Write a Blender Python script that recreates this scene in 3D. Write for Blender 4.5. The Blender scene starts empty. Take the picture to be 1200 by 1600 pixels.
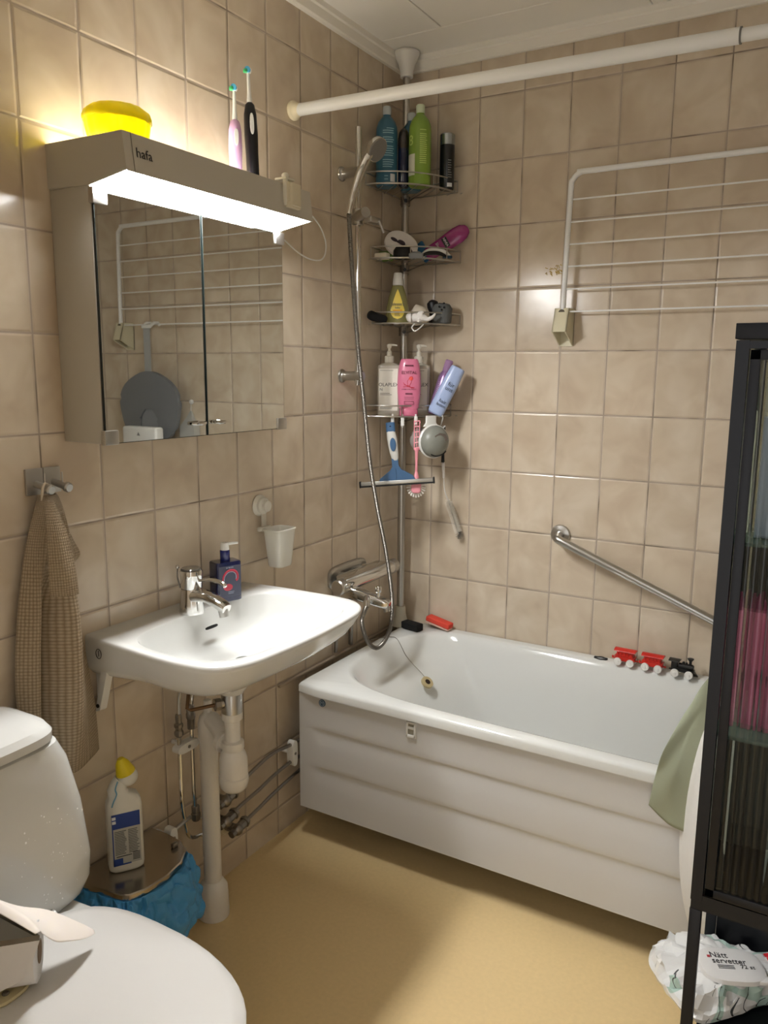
import bpy, bmesh, math, random
from mathutils import Vector, Matrix, Euler, noise
PI = math.pi
rnd = random.Random(7)
S = bpy.context.scene
C = bpy.context.collection

# ------------------------------------------------------------------ camera
cd = bpy.data.cameras.new('camera'); cam = bpy.data.objects.new('camera', cd); C.objects.link(cam)
cd.sensor_fit = 'VERTICAL'; cd.sensor_height = 36.0; cd.sensor_width = 27.0
cd.lens = 36.0 * 1248.13 / 1600.0
cd.clip_start = 0.02
yaw, pitch, roll = 2.1009, -0.1741, 0.0083
fw = Vector((math.cos(pitch)*math.cos(yaw), math.cos(pitch)*math.sin(yaw), math.sin(pitch)))
rt = Vector((math.sin(yaw), -math.cos(yaw), 0)); up = rt.cross(fw)
r2 = rt*math.cos(roll) + up*math.sin(roll); u2 = up*math.cos(roll) - rt*math.sin(roll)
cam.matrix_world = Matrix(((r2.x, u2.x, -fw.x, 1.4455), (r2.y, u2.y, -fw.y, -2.5711), (r2.z, u2.z, -fw.z, 1.4389), (0, 0, 0, 1)))
S.camera = cam
# ------------------------------------------------------------------ world, exposure
w = bpy.data.worlds.new('world'); S.world = w; w.use_nodes = True
w.node_tree.nodes['Background'].inputs[0].default_value = (1.0, 0.975, 0.95, 1)
w.node_tree.nodes['Background'].inputs[1].default_value = 0.42
S.view_settings.view_transform = 'Standard'; S.view_settings.look = 'None'
S.view_settings.gamma = 1.0; S.view_settings.use_curve_mapping = False
S.view_settings.exposure = 1.84
LAMP_DOWN = 30.0      # strength of the cabinet lamp's diffuser
LAMP_UP = 3.4         # strength of the open top of the lamp
LAMP_COL = (1.0, 0.995, 0.985, 1)

# ------------------------------------------------------------------ materials
def lin(h):
    h = h.lstrip('#'); out = []
    for i in (0, 2, 4):
        c = int(h[i:i+2], 16)/255
        out.append(c/12.92 if c <= .04045 else ((c+.055)/1.055)**2.4)
    return (*out, 1)
MC = {}
def mat(name, col='#ffffff', rough=.5, metal=0, trans=0, ior=1.45, emit=0, emitc=None, bump=0, bscale=40, coat=0, sss=0, alpha=1, vary=0):
    if name in MC: return MC[name]
    m = bpy.data.materials.new(name); m.use_nodes = True; nt = m.node_tree; b = nt.nodes['Principled BSDF']
    c = lin(col) if isinstance(col, str) else col
    b.inputs['Base Color'].default_value = c
    b.inputs['Roughness'].default_value = rough; b.inputs['Metallic'].default_value = metal
    b.inputs['Transmission Weight'].default_value = trans; b.inputs['IOR'].default_value = ior
    b.inputs['Coat Weight'].default_value = coat; b.inputs['Alpha'].default_value = alpha
    if sss: b.inputs['Subsurface Weight'].default_value = sss; b.inputs['Subsurface Radius'].default_value = (.01, .01, .006)
    if emit: b.inputs['Emission Color'].default_value = emitc or c; b.inputs['Emission Strength'].default_value = emit
    if bump or vary:
        tc = nt.nodes.new('ShaderNodeTexCoord'); n = nt.nodes.new('ShaderNodeTexNoise'); n.inputs['Scale'].default_value = bscale
        nt.links.new(tc.outputs['Object'], n.inputs['Vector'])
        if bump:
            bp = nt.nodes.new('ShaderNodeBump'); bp.inputs['Strength'].default_value = bump; bp.inputs['Distance'].default_value = .003
            nt.links.new(n.outputs['Fac'], bp.inputs['Height']); nt.links.new(bp.outputs['Normal'], b.inputs['Normal'])
        if vary:
            hs = nt.nodes.new('ShaderNodeMix'); hs.data_type = 'RGBA'; hs.inputs['A'].default_value = tuple(x*(1-vary) for x in c[:3])+(1,)
            hs.inputs['B'].default_value = tuple(min(1, x*(1+vary)) for x in c[:3])+(1,)
            nt.links.new(n.outputs['Fac'], hs.inputs['Factor']); nt.links.new(hs.outputs['Result'], b.inputs['Base Color'])
    MC[name] = m; return m
def clear(name, col='#ffffff', t=.8, rough=.05):
    "thin clear plastic or glass: part see-through, part glossy / refracting"
    if name in MC: return MC[name]
    m = bpy.data.materials.new(name); m.use_nodes = True; nt = m.node_tree; b = nt.nodes['Principled BSDF']
    b.inputs['Base Color'].default_value = lin(col); b.inputs['Roughness'].default_value = rough
    tr = nt.nodes.new('ShaderNodeBsdfTransparent'); tr.inputs[0].default_value = lin(col)
    mx = nt.nodes.new('ShaderNodeMixShader'); mx.inputs[0].default_value = t
    nt.links.new(b.outputs[0], mx.inputs[1]); nt.links.new(tr.outputs[0], mx.inputs[2])
    nt.links.new(mx.outputs[0], nt.nodes['Material Output'].inputs['Surface'])
    MC[name] = m; return m

def tile_mat(name, axis, off):
    "15 x 20 cm glazed wall tiles: cushion edges, mottled beige glaze, each tile its own tone"
    m = bpy.data.materials.new(name); m.use_nodes = True; nt = m.node_tree; b = nt.nodes['Principled BSDF']; N = nt.nodes.new; K = nt.links.new
    tc = N('ShaderNodeTexCoord'); sp = N('ShaderNodeSeparateXYZ'); K(tc.outputs['Object'], sp.inputs[0])
    def math_(op, a, bb=None, c=None):
        n = N('ShaderNodeMath'); n.operation = op
        for i, v in enumerate((a, bb, c)):
            if v is None: continue
            if isinstance(v, (int, float)): n.inputs[i].default_value = v
            else: K(v, n.inputs[i])
        return n.outputs[0]
    u = math_('DIVIDE', math_('SUBTRACT', sp.outputs[axis], off), .1531)
    v = math_('DIVIDE', math_('SUBTRACT', sp.outputs['Z'], 2.321), .203)
    # slight waviness of the grout lines
    def dist(t, size):
        f = math_('FRACT', t); d = math_('MINIMUM', f, math_('SUBTRACT', 1.0, f)); return math_('MULTIPLY', d, size)
    du, dv = dist(u, .1531), dist(v, .203)
    d = math_('MINIMUM', du, dv)
    mr = N('ShaderNodeMapRange'); mr.interpolation_type = 'SMOOTHSTEP'; K(d, mr.inputs[0]); mr.inputs[1].default_value = .0013; mr.inputs[2].default_value = .0027
    hm = N('ShaderNodeMapRange'); hm.interpolation_type = 'SMOOTHERSTEP'; K(d, hm.inputs[0]); hm.inputs[1].default_value = .0006; hm.inputs[2].default_value = .0075
    cb = N('ShaderNodeCombineXYZ'); K(math_('FLOOR', u), cb.inputs[0]); K(math_('FLOOR', v), cb.inputs[1])
    wn = N('ShaderNodeTexWhiteNoise'); wn.noise_dimensions = '3D'; K(cb.outputs[0], wn.inputs['Vector'])
    ad = N('ShaderNodeVectorMath'); ad.operation = 'MULTIPLY_ADD'; K(wn.outputs['Color'], ad.inputs[0]); ad.inputs[1].default_value = (9, 9, 9); K(tc.outputs['Object'], ad.inputs[2])
    n1 = N('ShaderNodeTexNoise'); n1.inputs['Scale'].default_value = 9; n1.inputs['Detail'].default_value = 2.5; n1.inputs['Roughness'].default_value = .55; n1.inputs['Distortion'].default_value = .5; K(ad.outputs[0], n1.inputs['Vector'])
    cr = N('ShaderNodeValToRGB'); K(n1.outputs['Fac'], cr.inputs[0])
    e = cr.color_ramp.elements; e[0].position = .30; e[0].color = lin('#bdac97'); e[1].position = .70; e[1].color = lin('#d2c5b1')
    x = cr.color_ramp.elements.new(.5); x.color = lin('#c8b9a3')
    hv = N('ShaderNodeHueSaturation'); K(cr.outputs[0], hv.inputs['Color'])
    vr = N('ShaderNodeMapRange'); K(wn.outputs['Value'], vr.inputs[0]); vr.inputs[3].default_value = .955; vr.inputs[4].default_value = 1.045; K(vr.outputs[0], hv.inputs['Value'])
    mx = N('ShaderNodeMix'); mx.data_type = 'RGBA'; K(mr.outputs[0], mx.inputs['Factor'])
    # grout: greyish with darker worn stretches
    n2 = N('ShaderNodeTexNoise'); n2.inputs['Scale'].default_value = 7; K(tc.outputs['Object'], n2.inputs['Vector'])
    c2 = N('ShaderNodeValToRGB'); K(n2.outputs['Fac'], c2.inputs[0]); c2.color_ramp.elements[0].position = .34; c2.color_ramp.elements[0].color = lin('#7b6d5d')
    c2.color_ramp.elements[1].position = .48; c2.color_ramp.elements[1].color = lin('#a6988a')
    K(c2.outputs[0], mx.inputs['A']); K(hv.outputs[0], mx.inputs['B']); K(mx.outputs['Result'], b.inputs['Base Color'])
    rr = N('ShaderNodeMapRange'); K(mr.outputs[0], rr.inputs[0]); rr.inputs[3].default_value = .7; rr.inputs[4].default_value = .2; K(rr.outputs[0], b.inputs['Roughness'])
    n3 = N('ShaderNodeTexNoise'); n3.inputs['Scale'].default_value = 9; n3.inputs['Detail'].default_value = 2; K(ad.outputs[0], n3.inputs['Vector'])
    h = math_('ADD', math_('MULTIPLY', hm.outputs[0], 1.0), math_('MULTIPLY', n3.outputs['Fac'], .45))
    bp = N('ShaderNodeBump'); bp.inputs['Strength'].default_value = .8; bp.inputs['Distance'].default_value = .0018; K(h, bp.inputs['Height']); K(bp.outputs[0], b.inputs['Normal'])
    return m

# ------------------------------------------------------------------ mesh helpers
def V(*a): return Vector(a)
def NB(): return bmesh.new()
def box(bm, c, s, M=None, bev=0, seg=2):
    r = bmesh.ops.create_cube(bm, size=1.0, matrix=(M or Matrix()) @ Matrix.Translation(c) @ Matrix.Diagonal((*s, 1)))
    if bev:
        es = {e for v in r['verts'] for e in v.link_edges}
        bmesh.ops.bevel(bm, geom=list(es), offset=bev, segments=seg, profile=.5, affect='EDGES')
    return bm
def rings(bm, rs, cap=(True, True), closed=True, loop=False):
    vs = [[bm.verts.new(p) for p in r] for r in rs]
    n = len(vs[0]); seq = list(range(len(vs)-1)) + ([len(vs)-1] if loop else [])
    for i in seq:
        a, b = vs[i], vs[(i+1) % len(vs)]
        for j in range(n if closed else n-1):
            k = (j+1) % n
            try: bm.faces.new((a[j], a[k], b[k], b[j]))
            except ValueError: pass
    if closed and not loop:
        if cap[0]: bm.faces.new(list(reversed(vs[0])))
        if cap[1]: bm.faces.new(vs[-1])
    return vs
def circ(c, r, n=24, ax=(1, 0, 0), ay=(0, 1, 0), ry=None):
    ax, ay, c = Vector(ax), Vector(ay), Vector(c); ry = r if ry is None else ry
    return [c + ax*(r*math.cos(2*PI*i/n)) + ay*(ry*math.sin(2*PI*i/n)) for i in range(n)]
def sup(c, rx, ry, n=32, e=4.0, ax=(1, 0, 0), ay=(0, 1, 0)):
    "superellipse ring: rounded rectangle"
    ax, ay, c = Vector(ax), Vector(ay), Vector(c); out = []
    for i in range(n):
        t = 2*PI*(i+.5)/n; ct, st = math.cos(t), math.sin(t)
        out.append(c + ax*(rx*math.copysign(abs(ct)**(2/e), ct)) + ay*(ry*math.copysign(abs(st)**(2/e), st)))
    return out
def smooth_path(pts, k=6, closed=False):
    P = [Vector(p) for p in pts]; n = len(P); out = []
    rng = range(n) if closed else range(n-1)
    for i in rng:
        if closed: a, b, c, d = P[i-1], P[i], P[(i+1) % n], P[(i+2) % n]
        else: a, b, c, d = P[max(i-1, 0)], P[i], P[i+1], P[min(i+2, n-1)]
        for j in range(k):
            t = j/k
            out.append(.5*((2*b)+(c-a)*t+(2*a-5*b+4*c-d)*t*t+(3*b-a-3*c+d)*t**3))
    if not closed: out.append(P[-1])
    return out
def tube(bm, pts, r, n=10, closed=False, caps=True):
    P = [Vector(p) for p in pts]; m = len(P)
    T = []
    for i in range(m):
        if closed: t = P[(i+1) % m]-P[i-1]
        else: t = P[min(i+1, m-1)]-P[max(i-1, 0)]
        T.append(t.normalized() if t.length > 1e-9 else V(0, 0, 1))
    a = T[0].orthogonal().normalized(); rs = []
    for i in range(m):
        a = (a - T[i]*a.dot(T[i])); a = a.normalized() if a.length > 1e-6 else T[i].orthogonal().normalized()
        b = T[i].cross(a); rr = r[i] if isinstance(r, (list, tuple)) else r
        rs.append([P[i]+a*(rr*math.cos(2*PI*j/n))+b*(rr*math.sin(2*PI*j/n)) for j in range(n)])
    rings(bm, rs, loop=closed, cap=(caps, caps)); return bm
def cyl(bm, p0, p1, r0, r1=None, n=24):
    return tube(bm, [p0, p1], [r0, r0 if r1 is None else r1], n)
def lathe(bm, prof, c=(0, 0, 0), n=32, axis=(0, 0, 1), cap=(True, True)):
    q = V(0, 0, 1).rotation_difference(Vector(axis)).to_matrix(); c = Vector(c)
    rings(bm, [[c + q @ V(r*math.cos(2*PI*j/n), r*math.sin(2*PI*j/n), z) for j in range(n)] for r, z in prof], cap=cap); return bm
def ball(bm, c, r, sx=1, sy=1, sz=1, M=None, seg=20):
    bmesh.ops.create_uvsphere(bm, u_segments=seg, v_segments=seg//2+2, radius=r, matrix=(M or Matrix()) @ Matrix.Translation(c) @ Matrix.Diagonal((sx, sy, sz, 1))); return bm
def prism(bm, poly, d, M=None):
    "polygon in local xz extruded along local y from 0 to d"
    M = M or Matrix()
    rings(bm, [[M @ V(x, 0, z) for x, z in poly], [M @ V(x, d, z) for x, z in poly]]); return bm
def xf(bm, M): bmesh.ops.transform(bm, matrix=M, verts=bm.verts); return bm
def T_(x, y, z): return Matrix.Translation((x, y, z))
def R_(a, ax): return Matrix.Rotation(a, 4, ax)

def text(bm, s, size, M=None, wrap=0, thick=.0004, align='CENTER', sx=1.0):
    "lettering: local x to the right, z up, facing -y; wrap = radius of the round bottle it is printed on"
    cu = bpy.data.curves.new('t', 'FONT'); cu.body = s; cu.size = size; cu.extrude = 0; cu.align_x = align; cu.align_y = 'CENTER'; cu.resolution_u = 3
    o = bpy.data.objects.new('t', cu); me = bpy.data.meshes.new_from_object(o)
    tmp = bmesh.new(); tmp.from_mesh(me)
    bpy.data.objects.remove(o); bpy.data.curves.remove(cu); bpy.data.meshes.remove(me)
    if wrap: bmesh.ops.triangulate(tmp, faces=tmp.faces[:])
    for v in tmp.verts:
        x, y = v.co.x*sx, v.co.y
        v.co = V(wrap*math.sin(x/wrap), -wrap*math.cos(x/wrap), y) if wrap else V(x, 0, y)
    r = bmesh.ops.extrude_face_region(tmp, geom=tmp.faces[:])
    for v in [g for g in r['geom'] if isinstance(g, bmesh.types.BMVert)]: v.co.y -= thick
    if M: bmesh.ops.transform(tmp, matrix=M, verts=tmp.verts)
    me = bpy.data.meshes.new('tm'); tmp.to_mesh(me); tmp.free(); bm.from_mesh(me); bpy.data.meshes.remove(me); return bm
def patch(bm, hw, z0, z1, r, ry=None, n=12, e=None, off=.0006, x0=0, taper=None):
    "label patch wrapped on the front (-y) of a round or oval body of radii r, ry"
    ry = r if ry is None else ry; rs = []
    for k in range(9):
        z = z0+(z1-z0)*k/8; row = []
        h = hw*(taper(k/8) if taper else 1)
        for i in range(n+1):
            x = x0-h+2*h*i/n; x = max(-r*.98, min(r*.98, x))
            if e: y = -ry*(max(0, 1-abs(x/r)**e))**(1/e)
            else: y = -ry*math.sqrt(max(0, 1-(x/r)**2))
            row.append(V(x*(1+off/r), y-off, z))
        rs.append(row)
    rings(bm, rs, closed=False); return bm
def rect(bm, x0, x1, z0, z1, y, M=None, t=.0004):
    box(bm, ((x0+x1)/2, y-t/2, (z0+z1)/2), (x1-x0, t, z1-z0), M); return bm

# ------------------------------------------------------------------ objects
def part(name, bm, m, parent=None, world=True, smooth=True, label=None, angle=35):
    if parent is not None and world:
        p = parent; off = V(0, 0, 0)
        while p is not None: off += p.location; p = p.parent
        bmesh.ops.translate(bm, vec=-off, verts=bm.verts)
    bmesh.ops.recalc_face_normals(bm, faces=bm.faces[:])
    me = bpy.data.meshes.new(name); bm.to_mesh(me); bm.free()
    for mm in (m if isinstance(m, (list, tuple)) else [m]): me.materials.append(mm)
    if smooth:
        for p in me.polygons: p.use_smooth = True
        try: me.set_sharp_from_angle(angle=math.radians(angle))
        except Exception: pass
    o = bpy.data.objects.new(name, me); C.objects.link(o)
    if parent is not None: o.parent = parent
    if label: o['label'] = label
    return o
def thing(name, label, cat, loc=(0, 0, 0), rz=0, group=None, rot=None):
    o = bpy.data.objects.new(name, None); C.objects.link(o); o.empty_display_size = .03
    o.location = loc; o.rotation_euler = rot if rot else (0, 0, rz)
    o['label'] = label; o['category'] = cat
    if group: o['group'] = group
    return o
def solo(o, label, cat, group=None):
    o['label'] = label; o['category'] = cat
    if group: o['group'] = group
    return o
def struct(name, bm, m, smooth=False):
    o = part(name, bm, m, None, smooth=smooth); o['kind'] = 'structure'; return o

# common materials
chrome = mat('chrome', '#d8d8d6', .09, 1)
chrome2 = mat('brushed_chrome', '#b9b7b2', .28, 1)
steel = mat('steel', '#b4b1aa', .42, .8)
dsteel = mat('dull_metal', '#938e87', .38, 1)
porc = mat('porcelain', '#d3d4d1', .1, coat=.3)
plast = mat('white_plastic', '#dfdfdb', .32)
plastg = mat('off_white_plastic', '#d6d2c4', .35)
enamel = mat('white_enamel', '#d9dbd8', .12, coat=.3)
black = mat('black_plastic', '#131315', .35)
blackr = mat('black_rubber', '#1a1a1b', .6)
dark = mat('dark_gap', '#0a0a0a', .8)
ink = mat('ink', '#26262a', .6)
inkw = mat('white_ink', '#c9d0d2', .6)

# ================================================================== SETTING
mfloor = mat('vinyl_floor', '#dfc592', .38, bump=.05, bscale=90, vary=.07)
bm = NB(); box(bm, (.95, -1.6, -.02), (1.9, 3.2, .04)); struct('floor', bm, mfloor)
tl = tile_mat('tile_left', 'Y', -.1328); tb = tile_mat('tile_back', 'X', .1371)
bm = NB(); box(bm, (-.03, -1.16, 1.24), (.06, 2.32, 2.48)); struct('wall_left', bm, tl)
bm = NB(); box(bm, (.95, .03, 1.24), (2.02, .06, 2.48)); struct('wall_back', bm, tb)
bm = NB(); box(bm, (1.93, -1.6, 1.24), (.06, 3.2, 2.48)); struct('wall_right', bm, tl)
bm = NB(); box(bm, (.435, -2.29, 1.24), (.87, .08, 2.48)); box(bm, (1.31, -2.29, 2.29), (.88, .08, .38)); box(bm, (1.825, -2.29, 1.24), (.15, .08, 2.48)); struct('wall_front', bm, tb)
mceil = mat('ceiling_panel', '#f4f1ea', .3)
bm = NB(); box(bm, (.95, -1.16, 2.515), (1.98, 2.4, .02))
box(bm, (.41, -.0885, 2.492), (.838, .177, .02), bev=.0025); box(bm, (1.366, -.0885, 2.492), (1.068, .177, .02), bev=.0025)
box(bm, (.117, -.4285, 2.492), (.23, .497, .02), bev=.0025); box(bm, (1.068, -.4285, 2.492), (1.664, .497, .02), bev=.0025)
for k in range(3):
    box(bm, (.95, -.93-.5*k, 2.492), (1.9, .497, .02), bev=.0025)
struct('ceiling', bm, mceil)
mtrim = mat('trim_paint', '#efebe2', .4)
def crown(name, a, b, inw, lab):
    a, b, inw = Vector(a), Vector(b), Vector(inw); z = V(0, 0, 1)
    pr = [(0, 2.432), (.012, 2.432), (.016, 2.436), (.016, 2.462), (.021, 2.466), (.021, 2.482), (0, 2.482)]
    bm = NB(); rings(bm, [[p + inw*x + z*zz for x, zz in pr] for p in (a, b)]); struct(name, bm, mtrim)
crown('trim_1', (0, -2.25, 0), (0, 0, 0), (1, 0, 0), '')
crown('trim_2', (0, 0, 0), (1.9, 0, 0), (0, -1, 0), '')

# ================================================================== MIRROR CABINET WITH LAMP
cabw = mat('cabinet_white', '#b7b2a6', .35)
hoodw = mat('hood_white', '#b9b4a8', .4)
T = thing('mirror_cabinet', 'white wall cabinet with two mirror doors and a lit lamp hood on top', 'cabinet', (0, -1.153, 1.287))
bm = NB(); box(bm, (.0605, -1.153, 1.54), (.119, .595, .506), bev=.002); part('body', bm, cabw, T)
mir = mat('mirror_silver', '#e0e2df', .015, 1); gl = mat('mirror_edge_glass', '#0b1614', .45)
for a, b in ((-1.451, -1.1555), (-1.1505, -.856)):
    bm = NB(); box(bm, (.1265, (a+b)/2, 1.536), (.005, b-a, .498))
    dr = part('mirror_door', bm, gl, T, smooth=False)
    bm = NB(); box(bm, (.1293, (a+b)/2, 1.536), (.0006, b-a-.003, .495)); part('mirror_glass', bm, mir, dr, smooth=False)
    hy = b-.012 if a < -1.2 else a+.012
    for z in (1.772, 1.3):
        y = a+.013 if a < -1.2 else b-.013
        bm = NB(); box(bm, (.127, y, z), (.014, .036, .030), bev=.002); part('corner_clip', bm, chrome2, dr)
    bm = NB(); s = -1 if a < -1.2 else 1; yy = -1.153+s*.006
    tube(bm, [(.131, yy+s*.01, 1.318), (.141, yy+s*.012, 1.318), (.143, yy+s*.02, 1.317), (.141, yy+s*.042, 1.317), (.133, yy+s*.046, 1.317)], [.003, .004, .005, .0045, .003], 10); part('handle', bm, chrome, dr)
bm = NB(); box(bm, (.123, -1.153, 1.536), (.002, .006, .49)); part('door_gap_shade', bm, dark, T, smooth=False)  # near-black strip painting in the shade between the two doors
# hood: end plates, front plate, back, open top with inner floor
pf = [(0, 1.796), (0, 1.880), (.218, 1.878), (.227, 1.808), (.12, 1.7905)]
hd = NB()
for y0, y1 in ((-1.4535, -1.4505), (-.8585, -.8555)):
    rings(hd, [[V(x, y, z) for x, z in pf] for y in (y0, y1)])
rings(hd, [[V(x, y, z) for x, z in ((.2155, 1.878), (.218, 1.878), (.2272, 1.806), (.2245, 1.806))] for y in (-1.4505, -.8585)])
box(hd, (.002, -1.1545, 1.838), (.004, .592, .084)); box(hd, (.06, -1.1545, 1.7945), (.122, .592, .003))
rings(hd, [[V(x, y, z) for x, z in ((.13, 1.8765), (.2155, 1.8775), (.2155, 1.8755), (.13, 1.8745))] for y in (-1.4505, -.8585)])
hood = part('lamp_hood', hd, hoodw, T, smooth=False)
bm = NB(); rings(bm, [[V(x, y, z) for x, z in ((.126, 1.7925), (.2235, 1.8075), (.2235, 1.8095), (.126, 1.7945))] for y in (-1.4485, -.8605)])
mdown = mat('lamp_diffuser_glow', '#ffffff', .4, emit=LAMP_DOWN, emitc=LAMP_COL)
part('diffuser', bm, mdown, hood, smooth=False)
bm = NB(); box(bm, (.0655, -1.1545, 1.873), (.125, .59, .002)); mup = mat('lamp_top_glow', '#ffffff', .4, emit=LAMP_UP, emitc=(1, .93, .80, 1)); part('top_panel', bm, mup, hood, smooth=False)
bm = NB(); text(bm, 'hafa', .026, T_(.2236, -1.405, 1.843) @ R_(PI/2, 'Z') @ R_(-.12, 'X')); part('lettering', bm, ink, hood, smooth=False)
bm = NB(); rings(bm, [[V(x, y, z) for x, z in ((.2183, 1.878), (.2190, 1.878), (.2278, 1.808), (.2272, 1.808))] for y in (-1.4337, -1.4323)]); part('end_seam', bm, mat('seam_grey', '#7c766c', .6), hood, smooth=False)
# holder hooked over the right end of the lamp
T = thing('toothbrush_hook', 'small off-white plastic holder hooked over the right end of the lamp hood', 'holder', (.22, -.942, 1.83))
bm = NB(); box(bm, (.230, -.942, 1.852), (.012, .052, .058), bev=.004); rings(bm, [sup((.237, -.942, z), .006, .02, 20, 3) for z in (1.828, 1.878)]); part('tray', bm, mat('cream_clear', '#cfc6ad', .3), T)
bm = NB(); box(bm, (.226, -.966, 1.86), (.012, .008, .066), bev=.003); box(bm, (.216, -.955, 1.888), (.034, .036, .006), bev=.002); ball(bm, (.226, -.966, 1.894), .009, 1, 1, .8); part('clip', bm, plastg, T)
# charger cable
bm = NB(); tube(bm, smooth_path([(.06, -.852, 1.862), (.02, -.80, 1.872), (.010, -.60, 1.895), (.012, -.53, 1.873), (.012, -.49, 1.829), (.012, -.49, 1.79), (.012, -.515, 1.768), (.012, -.57, 1.764), (.012, -.63, 1.776), (.012, -.70, 1.803), (.02, -.78, 1.815), (.03, -.83, 1.82), (.03, -.852, 1.835)], 8), .0022, 8)
solo(part('charger_cable', bm, plast), 'thin white charger cable looping on the tiles right of the lamp hood', 'cable')
bm = NB(); tube(bm, smooth_path([(.1, -1.27, 1.880), (.1, -1.24, 1.903), (.1, -1.20, 1.905), (.1, -1.16, 1.890), (.1, -1.13, 1.880)], 6), .0016, 8)
solo(part('loose_wire', bm, plast), 'thin white wire arching on the lamp hood right of the yellow container', 'cable')

# yellow container
T = thing('lidded_container', 'yellow ribbed plastic container with lid on top of the mirror cabinet', 'container', (.11, -1.365, 1.877))
ym = mat('yellow_plastic', '#f2cf12', .3, sss=.6)
yt = bpy.data.materials.new('yellow_translucent'); yt.use_nodes = True; nt = yt.node_tree; b = nt.nodes['Principled BSDF']; b.inputs['Base Color'].default_value = lin('#e9dc1c'); b.inputs['Roughness'].default_value = .3
tr = nt.nodes.new('ShaderNodeBsdfTranslucent'); tr.inputs[0].default_value = lin('#f6f020'); mx = nt.nodes.new('ShaderNodeMixShader'); mx.inputs[0].default_value = .45
nt.links.new(b.outputs[0], mx.inputs[1]); nt.links.new(tr.outputs[0], mx.inputs[2]); nt.links.new(mx.outputs[0], nt.nodes['Material Output'].inputs['Surface'])
def flute(r, z, k=16, a=.035, n=96): return [V(.11+r*(1+a*abs(math.sin(k/2*2*PI*i/n)))*math.cos(2*PI*i/n), -1.365+r*(1+a*abs(math.sin(k/2*2*PI*i/n)))*math.sin(2*PI*i/n), z) for i in range(n)]
bm = NB(); rings(bm, [flute(.048, 1.8775), flute(.055, 1.885), flute(.061, 1.91), flute(.063, 1.925)]); part('bowl', bm, yt, T)
bm = NB(); rings(bm, [flute(.064, 1.926), flute(.066, 1.929), flute(.066, 1.934), flute(.062, 1.944), flute(.05, 1.953), flute(.025, 1.957, a=.01)]); part('lid', bm, yt, T)

# electric toothbrushes
def toothbrush(name, label, x, y, z0, H, r, m, lean, btn, ring):
    T = thing(name, label, 'toothbrush', (x, y, z0), rot=(lean[0], lean[1], 0), group=None)
    h = H*(.70 if btn > 1 else .66)
    bm = NB(); lathe(bm, [(r*.85, 0), (r, .006), (r, h*.35), (r*1.08, h*.6), (r*1.0, h*.85), (r*.72, h*.97), (r*.4, h)]); part('grip', bm, m, T, world=False)
    bm = NB(); lathe(bm, [(r*.42, h), (r*.42, h+.006), (r*.36, h+.012), (.0045, H*.8), (.0038, H-.012)]); hd = part('brush_neck', bm, plast, T, world=False)
    bm = NB(); cyl(bm, (0, .004, H-.007), (0, -.004, H-.007), .0078); part('brush_head', bm, plast, hd, world=False)
    bm = NB(); cyl(bm, (.002, -.003, H-.007), (.006, -.010, H-.007), .0068, .0066, 16); part('bristles', bm, mat('blue_bristle', '#4fa7cf', .6), hd, world=False)
    bm = NB(); lathe(bm, [(.0062, 0), (.0068, .004), (.006, .007)], (.0, -.0085, H-.0135), axis=(0, 0, 1), n=12); part('green_bristles', bm, mat('green_bristle', '#3fae6a', .6), hd, world=False)
    bm = NB(); rings(bm, [sup((math.sin(.9)*r*1.0, -math.cos(.9)*r*1.0, h*.72), .0052*s_, .02*s_*btn, 20, 2.5, (math.cos(.9), math.sin(.9), 0), (0, 0, 1)) for s_ in (1,)] + [sup((math.sin(.9)*r*1.16, -math.cos(.9)*r*1.16, h*.72), .0046, .018*btn, 20, 2.5, (math.cos(.9), math.sin(.9), 0), (0, 0, 1))]); part('button', bm, plast, T, world=False)
    return T
lil = mat('lilac_plastic', '#d9b0d8', .35)
toothbrush('electric_toothbrush', 'lilac electric toothbrush standing on the lamp hood, left of the black one', .1, -.995, 1.877, .228, .0152, lil, (.0, 0), 1, 0)
T = thing('toothbrush_charger', 'white round charging stand under the black toothbrush', 'charger', (.1, -.925, 1.8785))
bm = NB(); lathe(bm, [(.030, -.0025), (.032, .004), (.030, .012), (.020, .0175), (.010, .0185)], (.1, -.925, 1.881), n=36); part('stand', bm, plast, T)
toothbrush('electric_toothbrush', 'black electric toothbrush with white button, the taller of the two on the lamp hood', .1, -.930, 1.898, .262, .0155, black, (.05, 0), 1.25, 0)

# ================================================================== CURTAIN ROD
T = thing('curtain_rod', 'white telescopic shower curtain rod across the tub below the ceiling', 'rod', (0, -.633, 2.157))
ax = (V(1.9, -.650, 2.116)-V(0, -.633, 2.157)).normalized()
bm = NB(); p0 = V(0, -.633, 2.157)
cyl(bm, p0+ax*.02, V(1.165, -.6434, 2.1319), .0165, n=32); part("outer_tube", bm, plast, T)
bm = NB(); cyl(bm, V(1.160, -.6434, 2.1320), V(1.888, -.650, 2.1162), .0135, n=32); part('inner_tube', bm, plast, T)
bm = NB(); cyl(bm, V(1.163, -.6434, 2.1319), V(1.1665, -.6434, 2.1318), .0169, n=32); part('joint_ring', bm, mat('joint_grey', '#6c6a66', .5), T)
for px, s in ((0.0, 1), (1.9, -1)):
    bm = NB(); lathe(bm, [(.024, 0), (.026, .003), (.026, .010), (.021, .015), (.017, .026), (.0165, .030)], (px, -.633 if s > 0 else -.650, 2.157 if s > 0 else 2.116), axis=(s, 0, 0)); part('end_cap', bm, mat('cream_rubber', '#e0d6b8', .5), T)

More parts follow.
